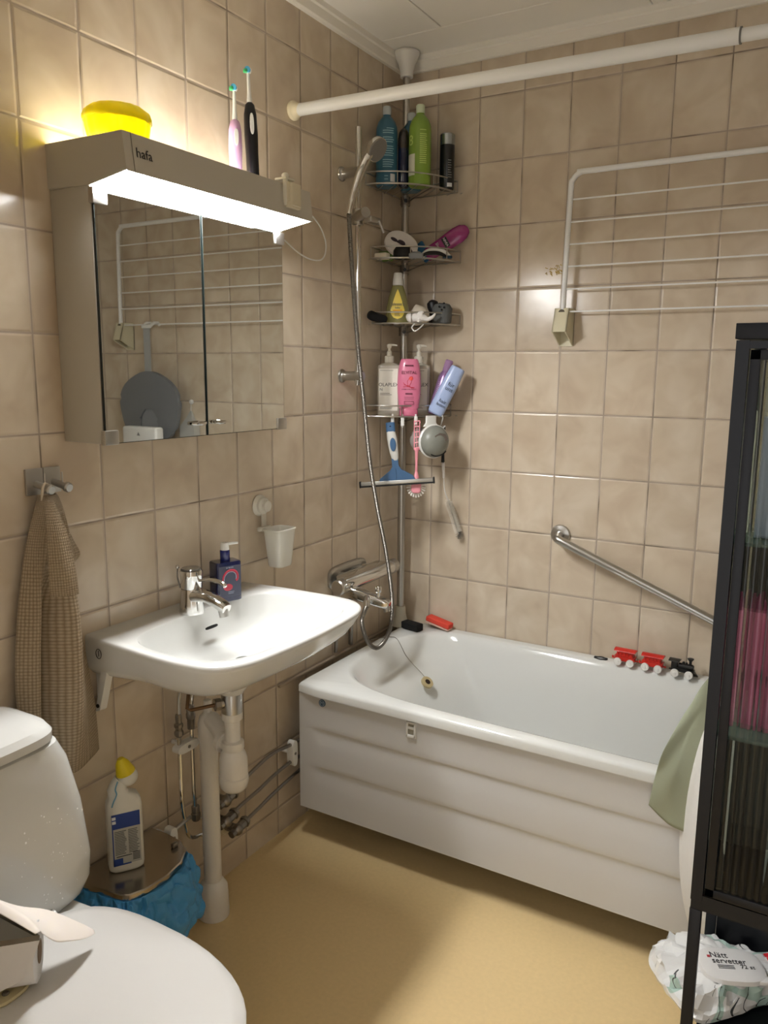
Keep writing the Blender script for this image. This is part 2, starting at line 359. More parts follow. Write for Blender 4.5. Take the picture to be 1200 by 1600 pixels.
# ================================================================== CORNER SHELF TOWER
PX, PY = .051, -.066
T = thing('corner_shelf', 'chrome tension pole with four corner wire baskets from bathtub rim to ceiling', 'shelf', (PX, PY, .507))
bm = NB(); cyl(bm, (PX, PY, .55), (PX, PY, 1.25), .0135, n=24); cyl(bm, (PX, PY, 1.25), (PX, PY, 2.40), .0115, n=24); part('pole', bm, chrome2, T)
bm = NB(); lathe(bm, [(.042, 0), (.043, -.006), (.036, -.02), (.027, -.04), (.022, -.06), (.021, -.078)], (PX, PY, 2.479)); part('ceiling_cup', bm, mat('grey_white_plastic', '#dedcd8', .35), T)
bm = NB(); lathe(bm, [(.034, 0), (.034, .006), (.026, .022), (.021, .045), (.019, .075)], (PX, PY, .5075)); part('foot', bm, mat('beige_plastic', '#c9c4b4', .4), T)
def arc(r, z, n=28, a0=-86, a1=-4, cx=.004, cy=-.004, ry=None):
    out = []
    for i in range(n+1):
        a = math.radians(a0+(a1-a0)*i/n); out.append(V(cx+r*math.cos(a), cy+(ry or r)*math.sin(a), z))
    return out
ZS = [2.030, 1.805, 1.597, 1.290]
for k, z in enumerate(ZS):
    R = .240
    RX, RY = ((.222, .268), (.238, .236), (.242, .226), (.216, .264))[k]
    bm = NB()
    lo, hi = arc(RX, z, ry=RY), arc(RX, z+.036, ry=RY)
    tube(bm, lo, .0030, 8); tube(bm, hi, .0024, 8)
    for L in (lo, hi): tube(bm, [L[0], V(.008, -.012, L[0].z), V(.012, -.008, L[0].z), L[-1]], .0022, 8)
    for f in ((0, 9, 19, 28) if k == 0 else (0, 11, 22, 28)): tube(bm, [lo[f], hi[f]], .0018, 6)
    part('basket_rim', bm, chrome2, T)
    bm = NB()
    for i in range(1, 13):   # floor wires run toward the front, across the diagonal
        t = -R*.95+2*R*.95*i/13
        c = V(.004, -.004, z-.002); d = V(.7071, -.7071, 0); e_ = V(.7071, .7071, 0)
        y1 = math.sqrt(max(0, R*R-t*t)); y0 = abs(t)
        if y1-y0 > .01: tube(bm, [c+e_*t+d*(y0+.003), c+e_*t+d*(y1-.001)], .0013, 6)
    part('basket_floor', bm, chrome2, T)
    bm = NB(); c = V(PX, PY, z)
    for s in (9, 19): tube(bm, smooth_path([lo[s], lo[s].lerp(c, .5)+V(0, 0, -.012), c+V(0, 0, -.028)], 5), .0018, 6)
    cyl(bm, (PX, PY, z-.035), (PX, PY, z-.006), .0165, n=20); part('bracket', bm, dsteel, T)
    bm = NB(); cyl(bm, (PX+.012, PY-.018, z-.022), (PX+.016, PY-.026, z-.022), .006, n=12); part('clamp_screw', bm, black, T)

FACE = .5   # turn of things on the shelves toward the room
def bottle(name, label, cat, x, y, z, prof, m, rz=FACE, rot=None, sy=1.0, e=None, cap=None, capm=None, group=None, extra=None, n=40):
    "bottle from (radius, height) stations; sy flattens it, e makes it square-ish; cap = stations of the cap"
    T = thing(name, label, cat, (x, y, z+.0008), rz, group, rot)
    def body(pr):
        b = NB(); rings(b, [sup((0, 0, h), r, r*sy, n, e or 2) for r, h in pr]); return b
    part('body', body(prof), m, T, world=False)
    if cap: part('cap', body(cap) if e and False else lathe(NB(), cap), capm, T, world=False)
    if extra: extra(T)
    return T
def lines(bm, x0, x1, zs, y, t=.0016, rnd_=0, wrap=0):
    for z in zs:
        xa = x0; xb = x1-rnd.random()*rnd_
        if wrap:
            for q in range(10):
                a, b = xa+(xb-xa)*q/10, xa+(xb-xa)*(q+1)/10
                rings(bm, [[V(wrap*math.sin(a/wrap), -wrap*math.cos(a/wrap), z), V(wrap*math.sin(b/wrap), -wrap*math.cos(b/wrap), z), V(wrap*math.sin(b/wrap), -wrap*math.cos(b/wrap), z+t), V(wrap*math.sin(a/wrap), -wrap*math.cos(a/wrap), z+t)]], cap=(False, True))
        else: rect(bm, xa, xb, z, z+t, y, t=.0003)
# --- top basket
teal = mat('teal_plastic', '#31637a', .35, coat=.2); tealp = mat('teal_print', '#8fb9c6', .5)
tall = [(.030, 0), (.034, .004), (.035, .010), (.035, .165), (.0335, .182), (.028, .198), (.018, .211), (.0125, .216), (.0125, .222)]
capt = [(.0135, .220), (.0140, .226), (.0140, .243), (.012, .246)]
ccap = clear('clear_cap', '#dfe6e8', .45)
def lab_teal(T):
    bm = NB(); lines(bm, -.012, .026, [.165-.0068*i for i in range(17) if i not in (2, 6, 12)], 0, .0026, .008, wrap=.0353)
    lines(bm, .0, .026, [.172], 0, .002, 0, wrap=.0353); lines(bm, -.006, .006, [.018, .028], 0, .002, 0, wrap=.0353); part('print', bm, tealp, T, world=False, smooth=False)
    bm = NB(); patch(bm, .007, .012, .036, .0352, x0=.020); part('barcode', bm, mat('pale_label', '#c9ccd0', .5), T, world=False)
bottle('shampoo_bottle', 'tall teal bottle with clear cap at the left end of the top basket', 'bottle', .052, -.195, ZS[0], tall, teal, cap=capt, capm=ccap, extra=lab_teal)
bottle('shampoo_bottle', 'teal bottle half hidden between the navy and lime green bottles on the top basket', 'bottle', .090, -.100, ZS[0], tall, teal, cap=capt, capm=ccap)
green = mat('green_plastic', '#7f9f3e', .35, coat=.2); greenp = mat('green_print', '#c4da7a', .5)
def lab_green(T):
    bm = NB(); lines(bm, -.001, .024, [.165-.0062*i for i in range(17) if i not in (1,)], 0, .0024, .004, wrap=.0363)
    part('print', bm, greenp, T, world=False, smooth=False)
    bm = NB(); patch(bm, .010, .030, .095, .0362, x0=-.026); part('barcode_label', bm, mat('pale_label2', '#d9dcc8', .5), T, world=False)
    bm = NB(); text(bm, '8', .045, R_(-.95, 'Z') @ T_(0, 0, .135), wrap=.0363); part('motif', bm, greenp, T, world=False, smooth=False)
bottle('conditioner_bottle', 'tall lime green bottle in the middle of the top basket', 'bottle', .150, -.150, ZS[0], [(r*1.03, h*1.015) for r, h in tall], green, cap=[(r, h+.003) for r, h in capt], capm=mat('pale_green_cap', '#cfdcc0', .3), extra=lab_green)
navy = mat('navy_clear', '#141c3a', .12, coat=.5)
bottle('slim_bottle', 'slim glossy navy bottle with dark domed cap between the teal and green bottles', 'bottle', .098, -.165, ZS[0], [(.016, 0), (.0185, .004), (.0185, .12), (.018, .13)], navy, cap=[(.0185, .118), (.0190, .13), (.0185, .150), (.0155, .168), (.010, .178), (.004, .182)], capm=mat('smoke_cap', '#2a2422', .2, coat=.4))
def lab_black(T):
    bm = NB(); lines(bm, .002, .016, [.035+.0075*i for i in range(8)], 0, .002, .006, wrap=.0248); part('print', bm, mat('grey_print', '#8a8c8a', .5), T, world=False, smooth=False)
    bm = NB(); patch(bm, .008, .006, .018, .0248, x0=.008); part('barcode', bm, mat('pale_label', '#c9ccd0', .5), T, world=False)
bottle('spray_can', 'black spray can with silver cap at the right end of the top basket', 'spray can', .205, -.062, ZS[0]+.0016, [(.0225, 0), (.0245, .003), (.0245, .138)], mat('black_can', '#15181a', .3, coat=.2), cap=[(.0245, .138), (.0247, .142), (.0247, .170), (.022, .1735)], capm=mat('silver_cap', '#aab1b5', .25, .9), extra=lab_black)
# --- second basket
z = ZS[1]
T = thing('detangling_brush', 'white oval hairbrush with dark oval back print leaning on the second basket', 'brush', (.095, -.150, z+.002), rot=(-.30, .0, FACE))
wb = mat('warm_white_plastic', '#e6e1dc', .3)
bm = NB(); Mo = T_(-.01, 0, .052) @ R_(.55, 'Y')
rings(bm, [[Mo @ p for p in sup((0, y, 0), a, b, 40, 2.2, (1, 0, 0), (0, 0, 1))] for y, a, b in ((.012, .040, .028), (.010, .056, .042), (.000, .059, .045), (-.006, .056, .042), (-.009, .045, .032))]); part('body', bm, wb, T, world=False)
bm = NB(); rings(bm, [[Mo @ p for p in sup((q, -.0104, .004*(1-abs(q)/.02)), .014, .0075, 24, 2, (1, 0, 0), (0, 0, 1))] for q in (0,)], cap=(False, True)); box(bm, (0, -.0098, 0), (.062, .0012, .006), Mo)
for q in (-.027, .027): rings(bm, [[Mo @ p for p in sup((q, -.0104, 0), .013, .006, 24, 2, (1, 0, 0), (0, 0, 1))]], cap=(False, True))
part('back_print', bm, mat('plum_print', '#4e4148', .5), T, world=False)
bm = NB(); Mb = T_(.004, -.022, .020)
lathe(bm, [(.030, -.018), (.032, -.010), (.031, .008), (.024, .018), (.012, .021)], (.004, -.02, .0185)); solo(part('nail_brush', xf(bm, T_(.095, -.165, z) @ R_(FACE, 'Z')), blackr), 'round black bristly brush in front of the white oval hairbrush', 'brush')
bm = NB(); box(bm, (.035, -.190, z+.0115), (.046, .03, .021), bev=.005, seg=3); solo(part('soap_bar', bm, mat('soap', '#efe9d8', .45)), 'cream soap bar at the left end of the second basket', 'soap')
bm = NB(); box(bm, (.034, -.158, z+.026), (.06, .012, .014), bev=.004, seg=3); box(bm, (.034, -.158, z+.010), (.05, .010, .022), bev=.004); solo(part('sponge_cloth', bm, mat('leaf_green', '#5f7a3c', .7)), 'folded green scrubbing cloth behind the cream soap bar', 'cloth')
mag = mat('magenta_plastic', '#8e2a6c', .25, coat=.4)
def lab_mag(T):
    bm = NB(); box(bm, (0, -.0128, .078), (.034, .0006, .018), bev=.0002); part('dark_label', bm, ink, T, world=False)
    bm = NB(); text(bm, 'NIVEA', .011, T_(0, -.0134, .078)); text(bm, 'Shave', .013, T_(0, -.0130, .050)); part('lettering', bm, mat('pink_white', '#e8d6e4', .5), T, world=False, smooth=False)
M_ = bottle('lotion_bottle', 'magenta flat bottle lying tilted on the second basket', 'bottle', .137, -.068, z+.021, [(.018, 0), (.0215, .005), (.0235, .02), (.0245, .06), (.027, .09), (.0285, .12), (.025, .145), (.015, .160), (.006, .164)], mag, rot=(0, 1.02, .32), sy=.48, e=2.4, extra=lab_mag)
bm = NB(); tube(bm, smooth_path([(.155, -.140, z+.010), (.175, -.125, z+.026), (.205, -.095, z+.030), (.225, -.070, z+.014)], 6), [.006+.004*math.sin(i/18*PI) for i in range(19)], 12)
T = thing('razor', 'white and black razor handle lying at the right end of the second basket', 'razor', (.19, -.11, z))
part('handle', bm, plast, T)
bm = NB(); tube(bm, smooth_path([(.160, -.147, z+.010), (.178, -.135, z+.019), (.203, -.107, z+.021), (.222, -.083, z+.012)], 6), [.003+.004*math.sin(i/18*PI) for i in range(19)], 12); part('grip', bm, black, T)
bm = NB(); box(bm, (0, 0, 0), (.032, .012, .010), T_(.222, -.080, z+.011) @ R_(.7, 'Z'), bev=.003); part('head', bm, mat('teal_dark', '#1e3c50', .4), T)
bm = NB(); rings(bm, [sup((0, 0, h), a, b, 24, 2.5) for h, a, b in ((0, .020, .010), (.003, .024, .013), (.016, .024, .012), (.022, .012, .006))]); xf(bm, T_(.160, -.185, z-.003) @ R_(FACE, 'Z')); solo(part('soap_dish_lid', bm, clear('grey_clear', '#a9adb0', .35)), 'small clear grey plastic piece poking over the front wire of the second basket', 'plastic piece')
bm = NB(); box(bm, (0, 0, 0), (.030, .014, .07), T_(.118, -.052, z+.038) @ R_(-.6, 'Y'), bev=.004); solo(part('sponge', bm, mat('deep_blue', '#2a6187', .7)), 'blue sponge mostly hidden behind the white oval hairbrush', 'sponge')
# --- third basket
z = ZS[2]
def lab_baby(T):
    # teardrop label
    st_ = [(.0375, .006), (.0395, .025), (.038, .05), (.031, .085), (.023, .110), (.018, .124)]
    def rz_(z_):
        for (r0, z0), (r1, z1) in zip(st_, st_[1:]):
            if z_ <= z1: return r0+(r1-r0)*(z_-z0)/(z1-z0)
        return .018
    rows_ = []
    for k in range(22):
        z_ = .014+.098*k/21; t = k/21; hw = .0235*math.sqrt(max(0, 1-((t-.30)/.30)**2)) if t < .3 else .0235*(1-((t-.3)/.7))**.85
        rr = rz_(z_)+.0010; hw = max(.0002, min(hw, rr*.9)); rows_.append([V(hw*(2*i/12-1), -(rr*.62+.0006)*(1-abs(hw*(2*i/12-1)/rr)**2.3)**(1/2.3), z_) for i in range(13)])
    rings(bm := NB(), rows_, closed=False); part('drop_label', bm, mat('yellow_label', '#f0d860', .45), T, world=False)
    bm = NB(); text(bm, "Johnson's", .0145, T_(0, -.0256, .062), sx=.75); text(bm, 'baby', .009, T_(0, -.0256, .051)); lines(bm, -.010, .010, [.024, .029, .034], -.0262, .0014, .004); part('lettering', bm, mat('navy_ink', '#23345c', .5), T, world=False, smooth=False)
    bm = NB(); rect(bm, -.015, .015, .0385, .0445, -.0256); part('band', bm, mat('amber', '#e9a92c', .5), T, world=False, smooth=False)
    bm = NB(); lathe(bm, [(.017, .125), (.0175, .13), (.0165, .145), (.014, .163), (.012, .166)]); part('flip_cap', bm, plast, T, world=False)
bottle('baby_shampoo_bottle', 'clear yellow-green oval bottle with white cap and teardrop label on the third basket', 'bottle', .082, -.165, z, [(.033, 0), (.0375, .006), (.0395, .025), (.038, .05), (.031, .085), (.023, .110), (.018, .124)], mat('baby_gel', '#a7a36a', .1, trans=.45, coat=.4), sy=.62, e=2.3, extra=lab_baby)
bottle('tube_bottle', 'plain white bottle behind the clear yellow-green one on the third basket', 'bottle', .052, -.105, z, [(.016, 0), (.018, .004), (.018, .12), (.016, .134)], wb, sy=.7)
bm = NB(); tube(bm, smooth_path([(.018, -.252, z+.032), (.035, -.235, z+.020), (.062, -.205, z+.013)], 6), [.006, .011, .014, .015, .016, .0155, .015, .0145, .014, .0138, .013, .012, .010], 14)
solo(part('dark_pouch', bm, mat('black_cloth', '#141519', .8)), 'black soft pouch hanging over the left end of the third basket', 'pouch')
bm = NB(); lathe(bm, [(.010, 0), (.026, .004), (.034, .018), (.033, .034), (.022, .052), (.008, .064), (.002, .068)]); xf(bm, T_(.150, -.118, z+.002) @ R_(-.35, 'Y')); solo(part('cleansing_pad', bm, mat('cream_silicone', '#e8dfcf', .5)), 'cream onion-shaped silicone scrubber on the third basket', 'scrubber')
bm = NB(); lathe(bm, [(.006, 0), (.022, .006), (.025, .018), (.020, .032), (.0155, .044), (.020, .060), (.019, .074), (.010, .082), (.003, .084)]); xf(bm, T_(.178, -.066, z+.002) @ R_(-.22, 'Y')); solo(part('cleansing_brush', bm, mat('black_silicone', '#17171a', .4)), 'black bulb-shaped facial brush behind the cream scrubber', 'brush')
T = thing('bath_sponge', 'round dark grey shower sponge with holes at the right end of the third basket', 'sponge', (.207, -.080, z+.002))
bm = NB(); rings(bm, [sup((.207, -.080, z+.002+h), a, a*.9, 32, 2.5) for h, a in ((0, .025), (.004, .030), (.030, .032), (.050, .033), (.064, .025), (.068, .012))]); part('body', bm, mat('grey_foam', '#5b5d5c', .8, bump=.4, bscale=120), T)
bm = NB()
for a, b in ((-.008, -.004), (.006, .0), (.0, .012), (-.006, .008), (.012, -.012)): lathe(bm, [(.0032, 0), (.0032, .002)], (.211+a, -.088+b, z+.0695-.006*abs(b)*40), n=12)
for a, b in ((-.010, .052), (.004, .050), (-.003, .042)): cyl(bm, (.222+a, -.1055+a*.6, z+b+.004), (.224+a, -.1115+a*.6, z+b+.004), .0035, n=12)
part('hole', bm, dark, T)
T = thing('bath_toy', 'white rubber animal bath toy lying at the front of the third basket', 'toy', (.160, -.165, z+.002), FACE-.1)
bm = NB(); tube(bm, smooth_path([(-.038, 0, .012), (-.025, 0, .017), (-.005, -.002, .018), (.018, -.004, .017), (.034, -.006, .012), (.050, -.008, .020), (.058, -.008, .030)], 5), [.006, .010, .013, .015, .016, .0165, .016, .0155, .015, .015, .0155, .016, .0165, .016, .015, .013, .011, .0095, .0085, .0078, .0072, .0068, .0064, .006, .0055, .005, .0045, .004, .0035, .003, .002], 14)
ball(bm, (.012, -.005, .032), .009, 1, .8, .8); ball(bm, (-.022, -.006, .008), .0075); ball(bm, (.004, -.014, .008), .0075); ball(bm, (-.02, .008, .008), .0075)
part('body', bm, mat('white_rubber', '#e9e6e2', .45), T, world=False)
bm = NB(); rings(bm, [sup((.008, y, .026), a, a*1.1, 20, 2, (1, 0, 0), (0, 0, 1)) for y, a in ((-.016, .0075), (-.0185, .009), (-.020, .0065))]); part('ear', bm, mat('white_rubber', '#e9e6e2', .45), T, world=False)
bm = NB(); tube(bm, smooth_path([(.158, -.185, z-.002), (.152, -.192, z-.014), (.162, -.192, z-.026), (.176, -.186, z-.018), (.184, -.172, z-.004)], 6), .0022, 8)
solo(part('suction_hook_ring', bm, plast), 'small white plastic ring hanging under the third basket', 'ring')
# --- bottom basket
z = ZS[3]
cream = mat('clear_bottle', '#cfc9ba', .12, trans=.25, coat=.3); lbl = mat('label_white', '#e2dfd4', .5)
def pump(T, z0, m=None, s=1.0, lift=.0):
    m = m or plastg
    bm = NB(); lathe(bm, [(.0150*s, z0), (.0158*s, z0+.002), (.0158*s, z0+.020), (.012*s, z0+.023)]); pb = part('pump_collar', bm, m, T, world=False)
    bm = NB(); lathe(bm, [(.0085*s, z0+.022), (.0085*s, z0+.036), (.0045*s, z0+.040), (.0045*s, z0+.050)]); part('pump_stem', bm, m, T, world=False)
    bm = NB(); lathe(bm, [(.0065*s, z0+.048), (.0085*s, z0+.056), (.0080*s, z0+.061)]); tube(bm, [(-.004, 0, z0+.0585), (.016*s, 0, z0+.0585), (.0265*s, 0, z0+.0565)], [.0045*s, .0035*s, .0024*s], 10); part('pump_nozzle', bm, m, T, world=False)
def lab_pl(word, x0):
    def f(T):
        bm = NB(); rect(bm, -.034, .030, .017, .158, -.0315); part('label', bm, lbl, T, world=False, smooth=False)
        bm = NB(); text(bm, word, .0162, T_(-.001, -.0320, .104)); text(bm, 'N', .013, T_(-.026, -.0320, .088)); lines(bm, -.030, .015, [.070, .075], -.0320, .0014, .02); lines(bm, -.030, .02, [.151, .024, .028], -.0320, .001, .01); part('lettering', bm, ink, T, world=False, smooth=False)
        bm = NB(); rings(bm, [sup((0, 0, h), .0388, .0298, 40, 5) for h in (.002, .022)]); part('contents', bm, mat('amber_liquid', '#a98a4a', .2), T, world=False)
        pump(T, .178)
    return f
sq = [(.036, 0), (.039, .003), (.040, .012), (.040, .158), (.038, .168), (.026, .174), (.016, .177), (.0145, .180)]
bottle('pump_bottle', 'square pump bottle with white label at the left end of the bottom basket', 'bottle', .062, -.183, z, sq, cream, sy=.78, e=5, extra=lab_pl('OLAPLEX', 0))
bottle('pump_bottle', 'square pump bottle with white label standing behind the pink bottle', 'bottle', .124, -.087, z, sq, cream, sy=.78, e=5, extra=lab_pl('OLAPLEX', 0))
pk = mat('pink_plastic', '#cf7391', .3, coat=.3)
def lab_pink(T):
    bm = NB(); text(bm, 'ELVITAL', .0145, T_(0, -.0249, .145)); text(bm, 'HYDRA HYALURONIC', .0050, T_(0, -.0255, .090)); lines(bm, -.016, .016, [.058, .064], -.0255, .0009, 0); lines(bm, -.012, .012, [.073, .076], -.0256, .0018, 0)
    rect(bm, -.014, .014, .166, .1705, -.0236)
    for x0, x1, z0, z1 in ((-.016, .016, .040, .0412), (-.016, .016, .0500, .0512), (-.016, -.0148, .040, .0512), (.0148, .016, .040, .0512)): rect(bm, x0, x1, z0, z1, -.0250)
    part('lettering', bm, mat('wine_ink', '#611a33', .5), T, world=False, smooth=False)
    bm = NB()
    for p in ([(-.020, -.0262, .112), (-.008, -.0262, .102), (.004, -.0262, .097), (.018, -.0262, .097)], [(-.020, -.0262, .098), (-.004, -.0262, .099), (.012, -.0262, .095), (.016, -.0262, .094)], [(-.018, -.0262, .105), (0, -.0262, .101), (.010, -.0262, .092)], [(-.002, -.0262, .100), (-.006, -.0262, .115), (.002, -.0262, .128), (.010, -.0262, .132), (.008, -.0262, .118), (.000, -.0262, .100)]): tube(bm, smooth_path(p, 5), .0007, 6)
    part('swirl', bm, mat('red_ink', '#c42a3e', .5), T, world=False)
    bm = NB(); ball(bm, (.006, -.0256, .126), .007, 1, .06, 1); part('drop', bm, mat('coral', '#e8564e', .4), T, world=False)
    bm = NB(); rings(bm, [sup((0, 0, h), a, a*.66, 40, 2.6) for h, a in ((0, .029), (.002, .031), (.020, .0315), (.024, .030))]); part('cap', bm, mat('pink_cap', '#c66a86', .3, coat=.3), T, world=False)
bottle('conditioner_bottle', 'pink oval bottle in the middle of the bottom basket', 'bottle', .138, -.180, z, [(.030, .024), (.034, .030), (.0385, .07), (.040, .105), (.0385, .14), (.034, .170), (.0300, .185), (.026, .190)], pk, sy=.62, e=2.8, extra=lab_pink)
def lab_pur(T):
    bm = NB(); lines(bm, -.018, -.004, [.02+.006*i for i in range(16)], 0, .002, .004, wrap=.0213); part('print', bm, mat('purple_print', '#c9b3d0', .5), T, world=False, smooth=False)
bottle('hair_mousse_bottle', 'metallic purple bottle leaning right on the bottom basket', 'bottle', .183, -.085, z+.004, [(.018, 0), (.0205, .004), (.021, .012), (.021, .125), (.018, .142), (.0135, .152)], mat('purple_metallic', '#9b78a6', .28, .45), rot=(0, .28, FACE), cap=[(.0135, .152), (.0142, .156), (.0140, .188), (.010, .192)], capm=clear('purple_clear', '#b48fb8', .25),
       extra=lab_pur)
def lab_lb(T):
    bm = NB()
    for s, zz, sz in (('für', .112, .020), ('uns', .096, .020), ('hair', .05, .017), ('lotion', .036, .014)): text(bm, s, sz, T_(.004, -.0205, zz) @ R_(.0, 'Y'))
    part('lettering', bm, mat('slate_ink', '#3b4252', .5), T, world=False, smooth=False)
bottle('lotion_tube', 'light blue tube bottle with dark lettering, rightmost on the bottom basket', 'bottle', .209, -.126, z+.007, [(.0215, 0), (.0265, .004), (.028, .015), (.0275, .12), (.025, .165), (.0235, .172), (.020, .174)], mat('pale_blue_plastic', '#a3b5da', .3, coat=.2), rot=(0, .46, FACE), sy=.68, e=2.5, extra=lab_lb)

# ================================================================== BATHTUB
T = thing('bathtub', 'white enamel bathtub with panelled front along the back wall', 'bathtub', (.905, -.36, 0))
X0, X1, Y0, Y1, ZR = .056, 1.752, -.722, -.004, .507
def star(pts, c, n, k=8):
    "closed outline resampled at n even angles around c"
    P = smooth_path([V(x, y, 0) for x, y in pts], k, closed=True); c = V(c[0], c[1], 0); out = []
    A = [(math.atan2(p.y-c.y, p.x-c.x)) for p in P]; m = len(P)
    for i in range(n):
        th = -PI+2*PI*(i+.5)/n; d = V(math.cos(th), math.sin(th), 0); best = None
        for j in range(m):
            a, b = P[j]-c, P[(j+1) % m]-c; e = b-a; den = d.x*e.y-d.y*e.x
            if abs(den) < 1e-12: continue
            t = (a.x*e.y-a.y*e.x)/den; s = (a.x*d.y-a.y*d.x)/den
            if -1e-6 <= s <= 1+1e-6 and t > 0 and (best is None or t > best): best = t
        out.append(V(c.x+d.x*best, c.y+d.y*best, 0))
    return out
NT = 144
def rrect(x0, x1, y0, y1, r, q=5):
    o = []
    for cx, cy, a in ((x1-r, y1-r, 0), (x0+r, y1-r, 90), (x0+r, y0+r, 180), (x1-r, y0+r, 270)):
        for i in range(q+1): t = math.radians(a+90*i/q); o.append((cx+r*math.cos(t), cy+r*math.sin(t)))
    return o
def star_poly(pts, c, n):
    c = V(c[0], c[1], 0); P = [V(x, y, 0) for x, y in pts]; out = []; m = len(P)
    for i in range(n):
        th = -PI+2*PI*(i+.5)/n; d = V(math.cos(th), math.sin(th), 0); best = 0
        for j in range(m):
            a, b = P[j]-c, P[(j+1) % m]-c; e = b-a; den = d.x*e.y-d.y*e.x
            if abs(den) < 1e-12: continue
            t = (a.x*e.y-a.y*e.x)/den; s = (a.x*d.y-a.y*d.x)/den
            if -1e-6 <= s <= 1+1e-6 and t > best: best = t
        out.append(V(c.x+d.x*best, c.y+d.y*best, 0))
    return out
tc = (.86, -.36)
inner = [(.232, -.052), (.155, -.125), (.112, -.235), (.098, -.365), (.112, -.48), (.150, -.56), (.225, -.62), (.36, -.658), (.556, -.672), (.83, -.676), (1.1, -.676), (1.4, -.670), (1.58, -.64), (1.68, -.56), (1.705, -.42), (1.705, -.30), (1.685, -.16), (1.60, -.075), (1.45, -.052), (1.1, -.048), (.8, -.046), (.479, -.043), (.33, -.043)]
inn = star(inner, tc, NT)
def outr(z, d): return [p+V(0, 0, z) for p in star_poly(rrect(X0+d, X1-d, Y0+d, Y1-d*.2, .022), tc, NT)]
def innr(z, sx, sy): return [V(tc[0]+(p.x-tc[0])*sx, tc[1]+(p.y-tc[1])*sy, z) for p in inn]
R3 = [outr(ZR-.032, .006), outr(ZR-.030, .0), outr(ZR-.010, 0), outr(ZR-.003, .003), outr(ZR, .010), innr(ZR, 1.012, 1.025), innr(ZR-.002, 1.0, 1.0), innr(ZR-.010, .988, .975), innr(ZR-.03, .967, .945), innr(.44, .93, .91), innr(.40, .775+.06, .88), innr(.34, .775, .85), innr(.26, .71, .81), innr(.19, .65, .76), innr(.145, .59, .69), innr(.125, .50, .56), innr(.12, .3, .3)]
bm = NB(); rings(bm, R3, cap=(False, True)); rings(bm, [outr(ZR-.032, .006), outr(ZR-.032, .05)], cap=(False, False)); part('basin', bm, enamel, T, angle=60)
# front and end panels with two pressed steps
def stepf(z):
    y = .010
    for zc in (.368, .243):
        y -= .0045/(1+math.exp((z-zc)/.0014))*1.0
        y += .0045/(1+math.exp((z-(zc-.035))/.012))
    return y
bm = NB(); zs = [.098, .11, .15, .18, .20, .212, .22, .228, .235, .239, .241, .243, .245, .247, .26, .30, .32, .335, .345, .352, .359, .363, .366, .368, .370, .373, .39, .43, .474]
xs = [X0+.004, X0+.02, .11, .125, .14, .3, .6, 1.0, 1.4, X1-.004]
g = []
for x in xs:
    k = min(1, max(0, (x-.11)/.03)); g.append([V(x, -.722+.012-(stepf(z)-.010)*k*-1 if False else -.710+(.010-stepf(z))*k*1.0, z) for z in zs])
rings(bm, g, closed=False)
rings(bm, [[V(X0+.004, -.710, z) for z in zs], [V(X0+.004, -.02, z) for z in zs]], closed=False)
part('front_panel', bm, mat('panel_white', '#cdcdcc', .28), T, angle=30)
for fx, fy in ((.42, -.52), (1.5, -.52), (.42, -.16), (1.5, -.16)):
    bm = NB(); lathe(bm, [(.028, .0005), (.028, .008), (.012, .012), (.012, .135)], (fx, fy, 0), n=20); part('foot', bm, dark, T)
bm = NB(); cyl(bm, (.146, -.7095, .457), (.146, -.7125, .457), .0115, n=28); bd = part('round_badge', bm, mat('badge_blue', '#3c5570', .4), T)
bm = NB()
for r in (.0085,): tube(bm, [V(.146+r*math.cos(a*PI/12), -.7128, .457+r*math.sin(a*PI/12)) for a in range(24)], .0007, 6, closed=True)
tube(bm, [V(.142, -.713, .453), V(.142, -.713, .462), V(.146, -.713, .458), V(.150, -.713, .462), V(.150, -.713, .453)], .0007, 6); part('emblem', bm, mat('badge_light', '#a9bac8', .4), bd)
bm = NB()
for c, s in (((.450, -.7125, .4675), (.030, .006, .006)), ((.450, -.7125, .4275), (.030, .006, .009)), ((.4375, -.7125, .447), (.006, .006, .046)), ((.4625, -.7125, .447), (.006, .006, .046))): box(bm, c, s, bev=.0015)
sl = part('vent_frame', bm, plast, T)
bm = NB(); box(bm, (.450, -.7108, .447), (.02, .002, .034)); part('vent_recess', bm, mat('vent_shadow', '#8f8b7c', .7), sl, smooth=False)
bm = NB(); box(bm, (.450, -.7125, .452), (.02, .003, .008), R_(0, 'X'), bev=.001); part('vent_bar', bm, plast, sl)
# overflow on the sloping end
nrm = V(.62, -.15, .76).normalized(); oc = V(.270, -.262, .3955)
bm = NB(); lathe(bm, [(.022, -.006), (.022, .0018), (.0195, .003), (.010, .0025), (.009, -.002)], oc, axis=nrm); ov = part('overflow_ring', bm, mat('ring_beige', '#b6a67e', .35), T)
bm = NB(); lathe(bm, [(.0095, .0012), (.0095, .0030)], oc, axis=nrm); part('overflow_hole', bm, mat('hole_dark_brown', '#2a1a12', .6), ov)  # dark brown disc in the middle of the ring
bm = NB(); tube(bm, smooth_path([(.045, -.30, .5095), (.06, -.25, .5095), (.096, -.207, .5095), (.118, -.208, .506), (.138, -.215, .488), (.165, -.228, .462), (.20, -.238, .438), (.24, -.250, .418), (.264, -.258, .402)], 5), .0011, 6)
solo(part('plug_chain', bm, dsteel), 'thin metal plug chain running over the tub rim down to the overflow', 'chain')

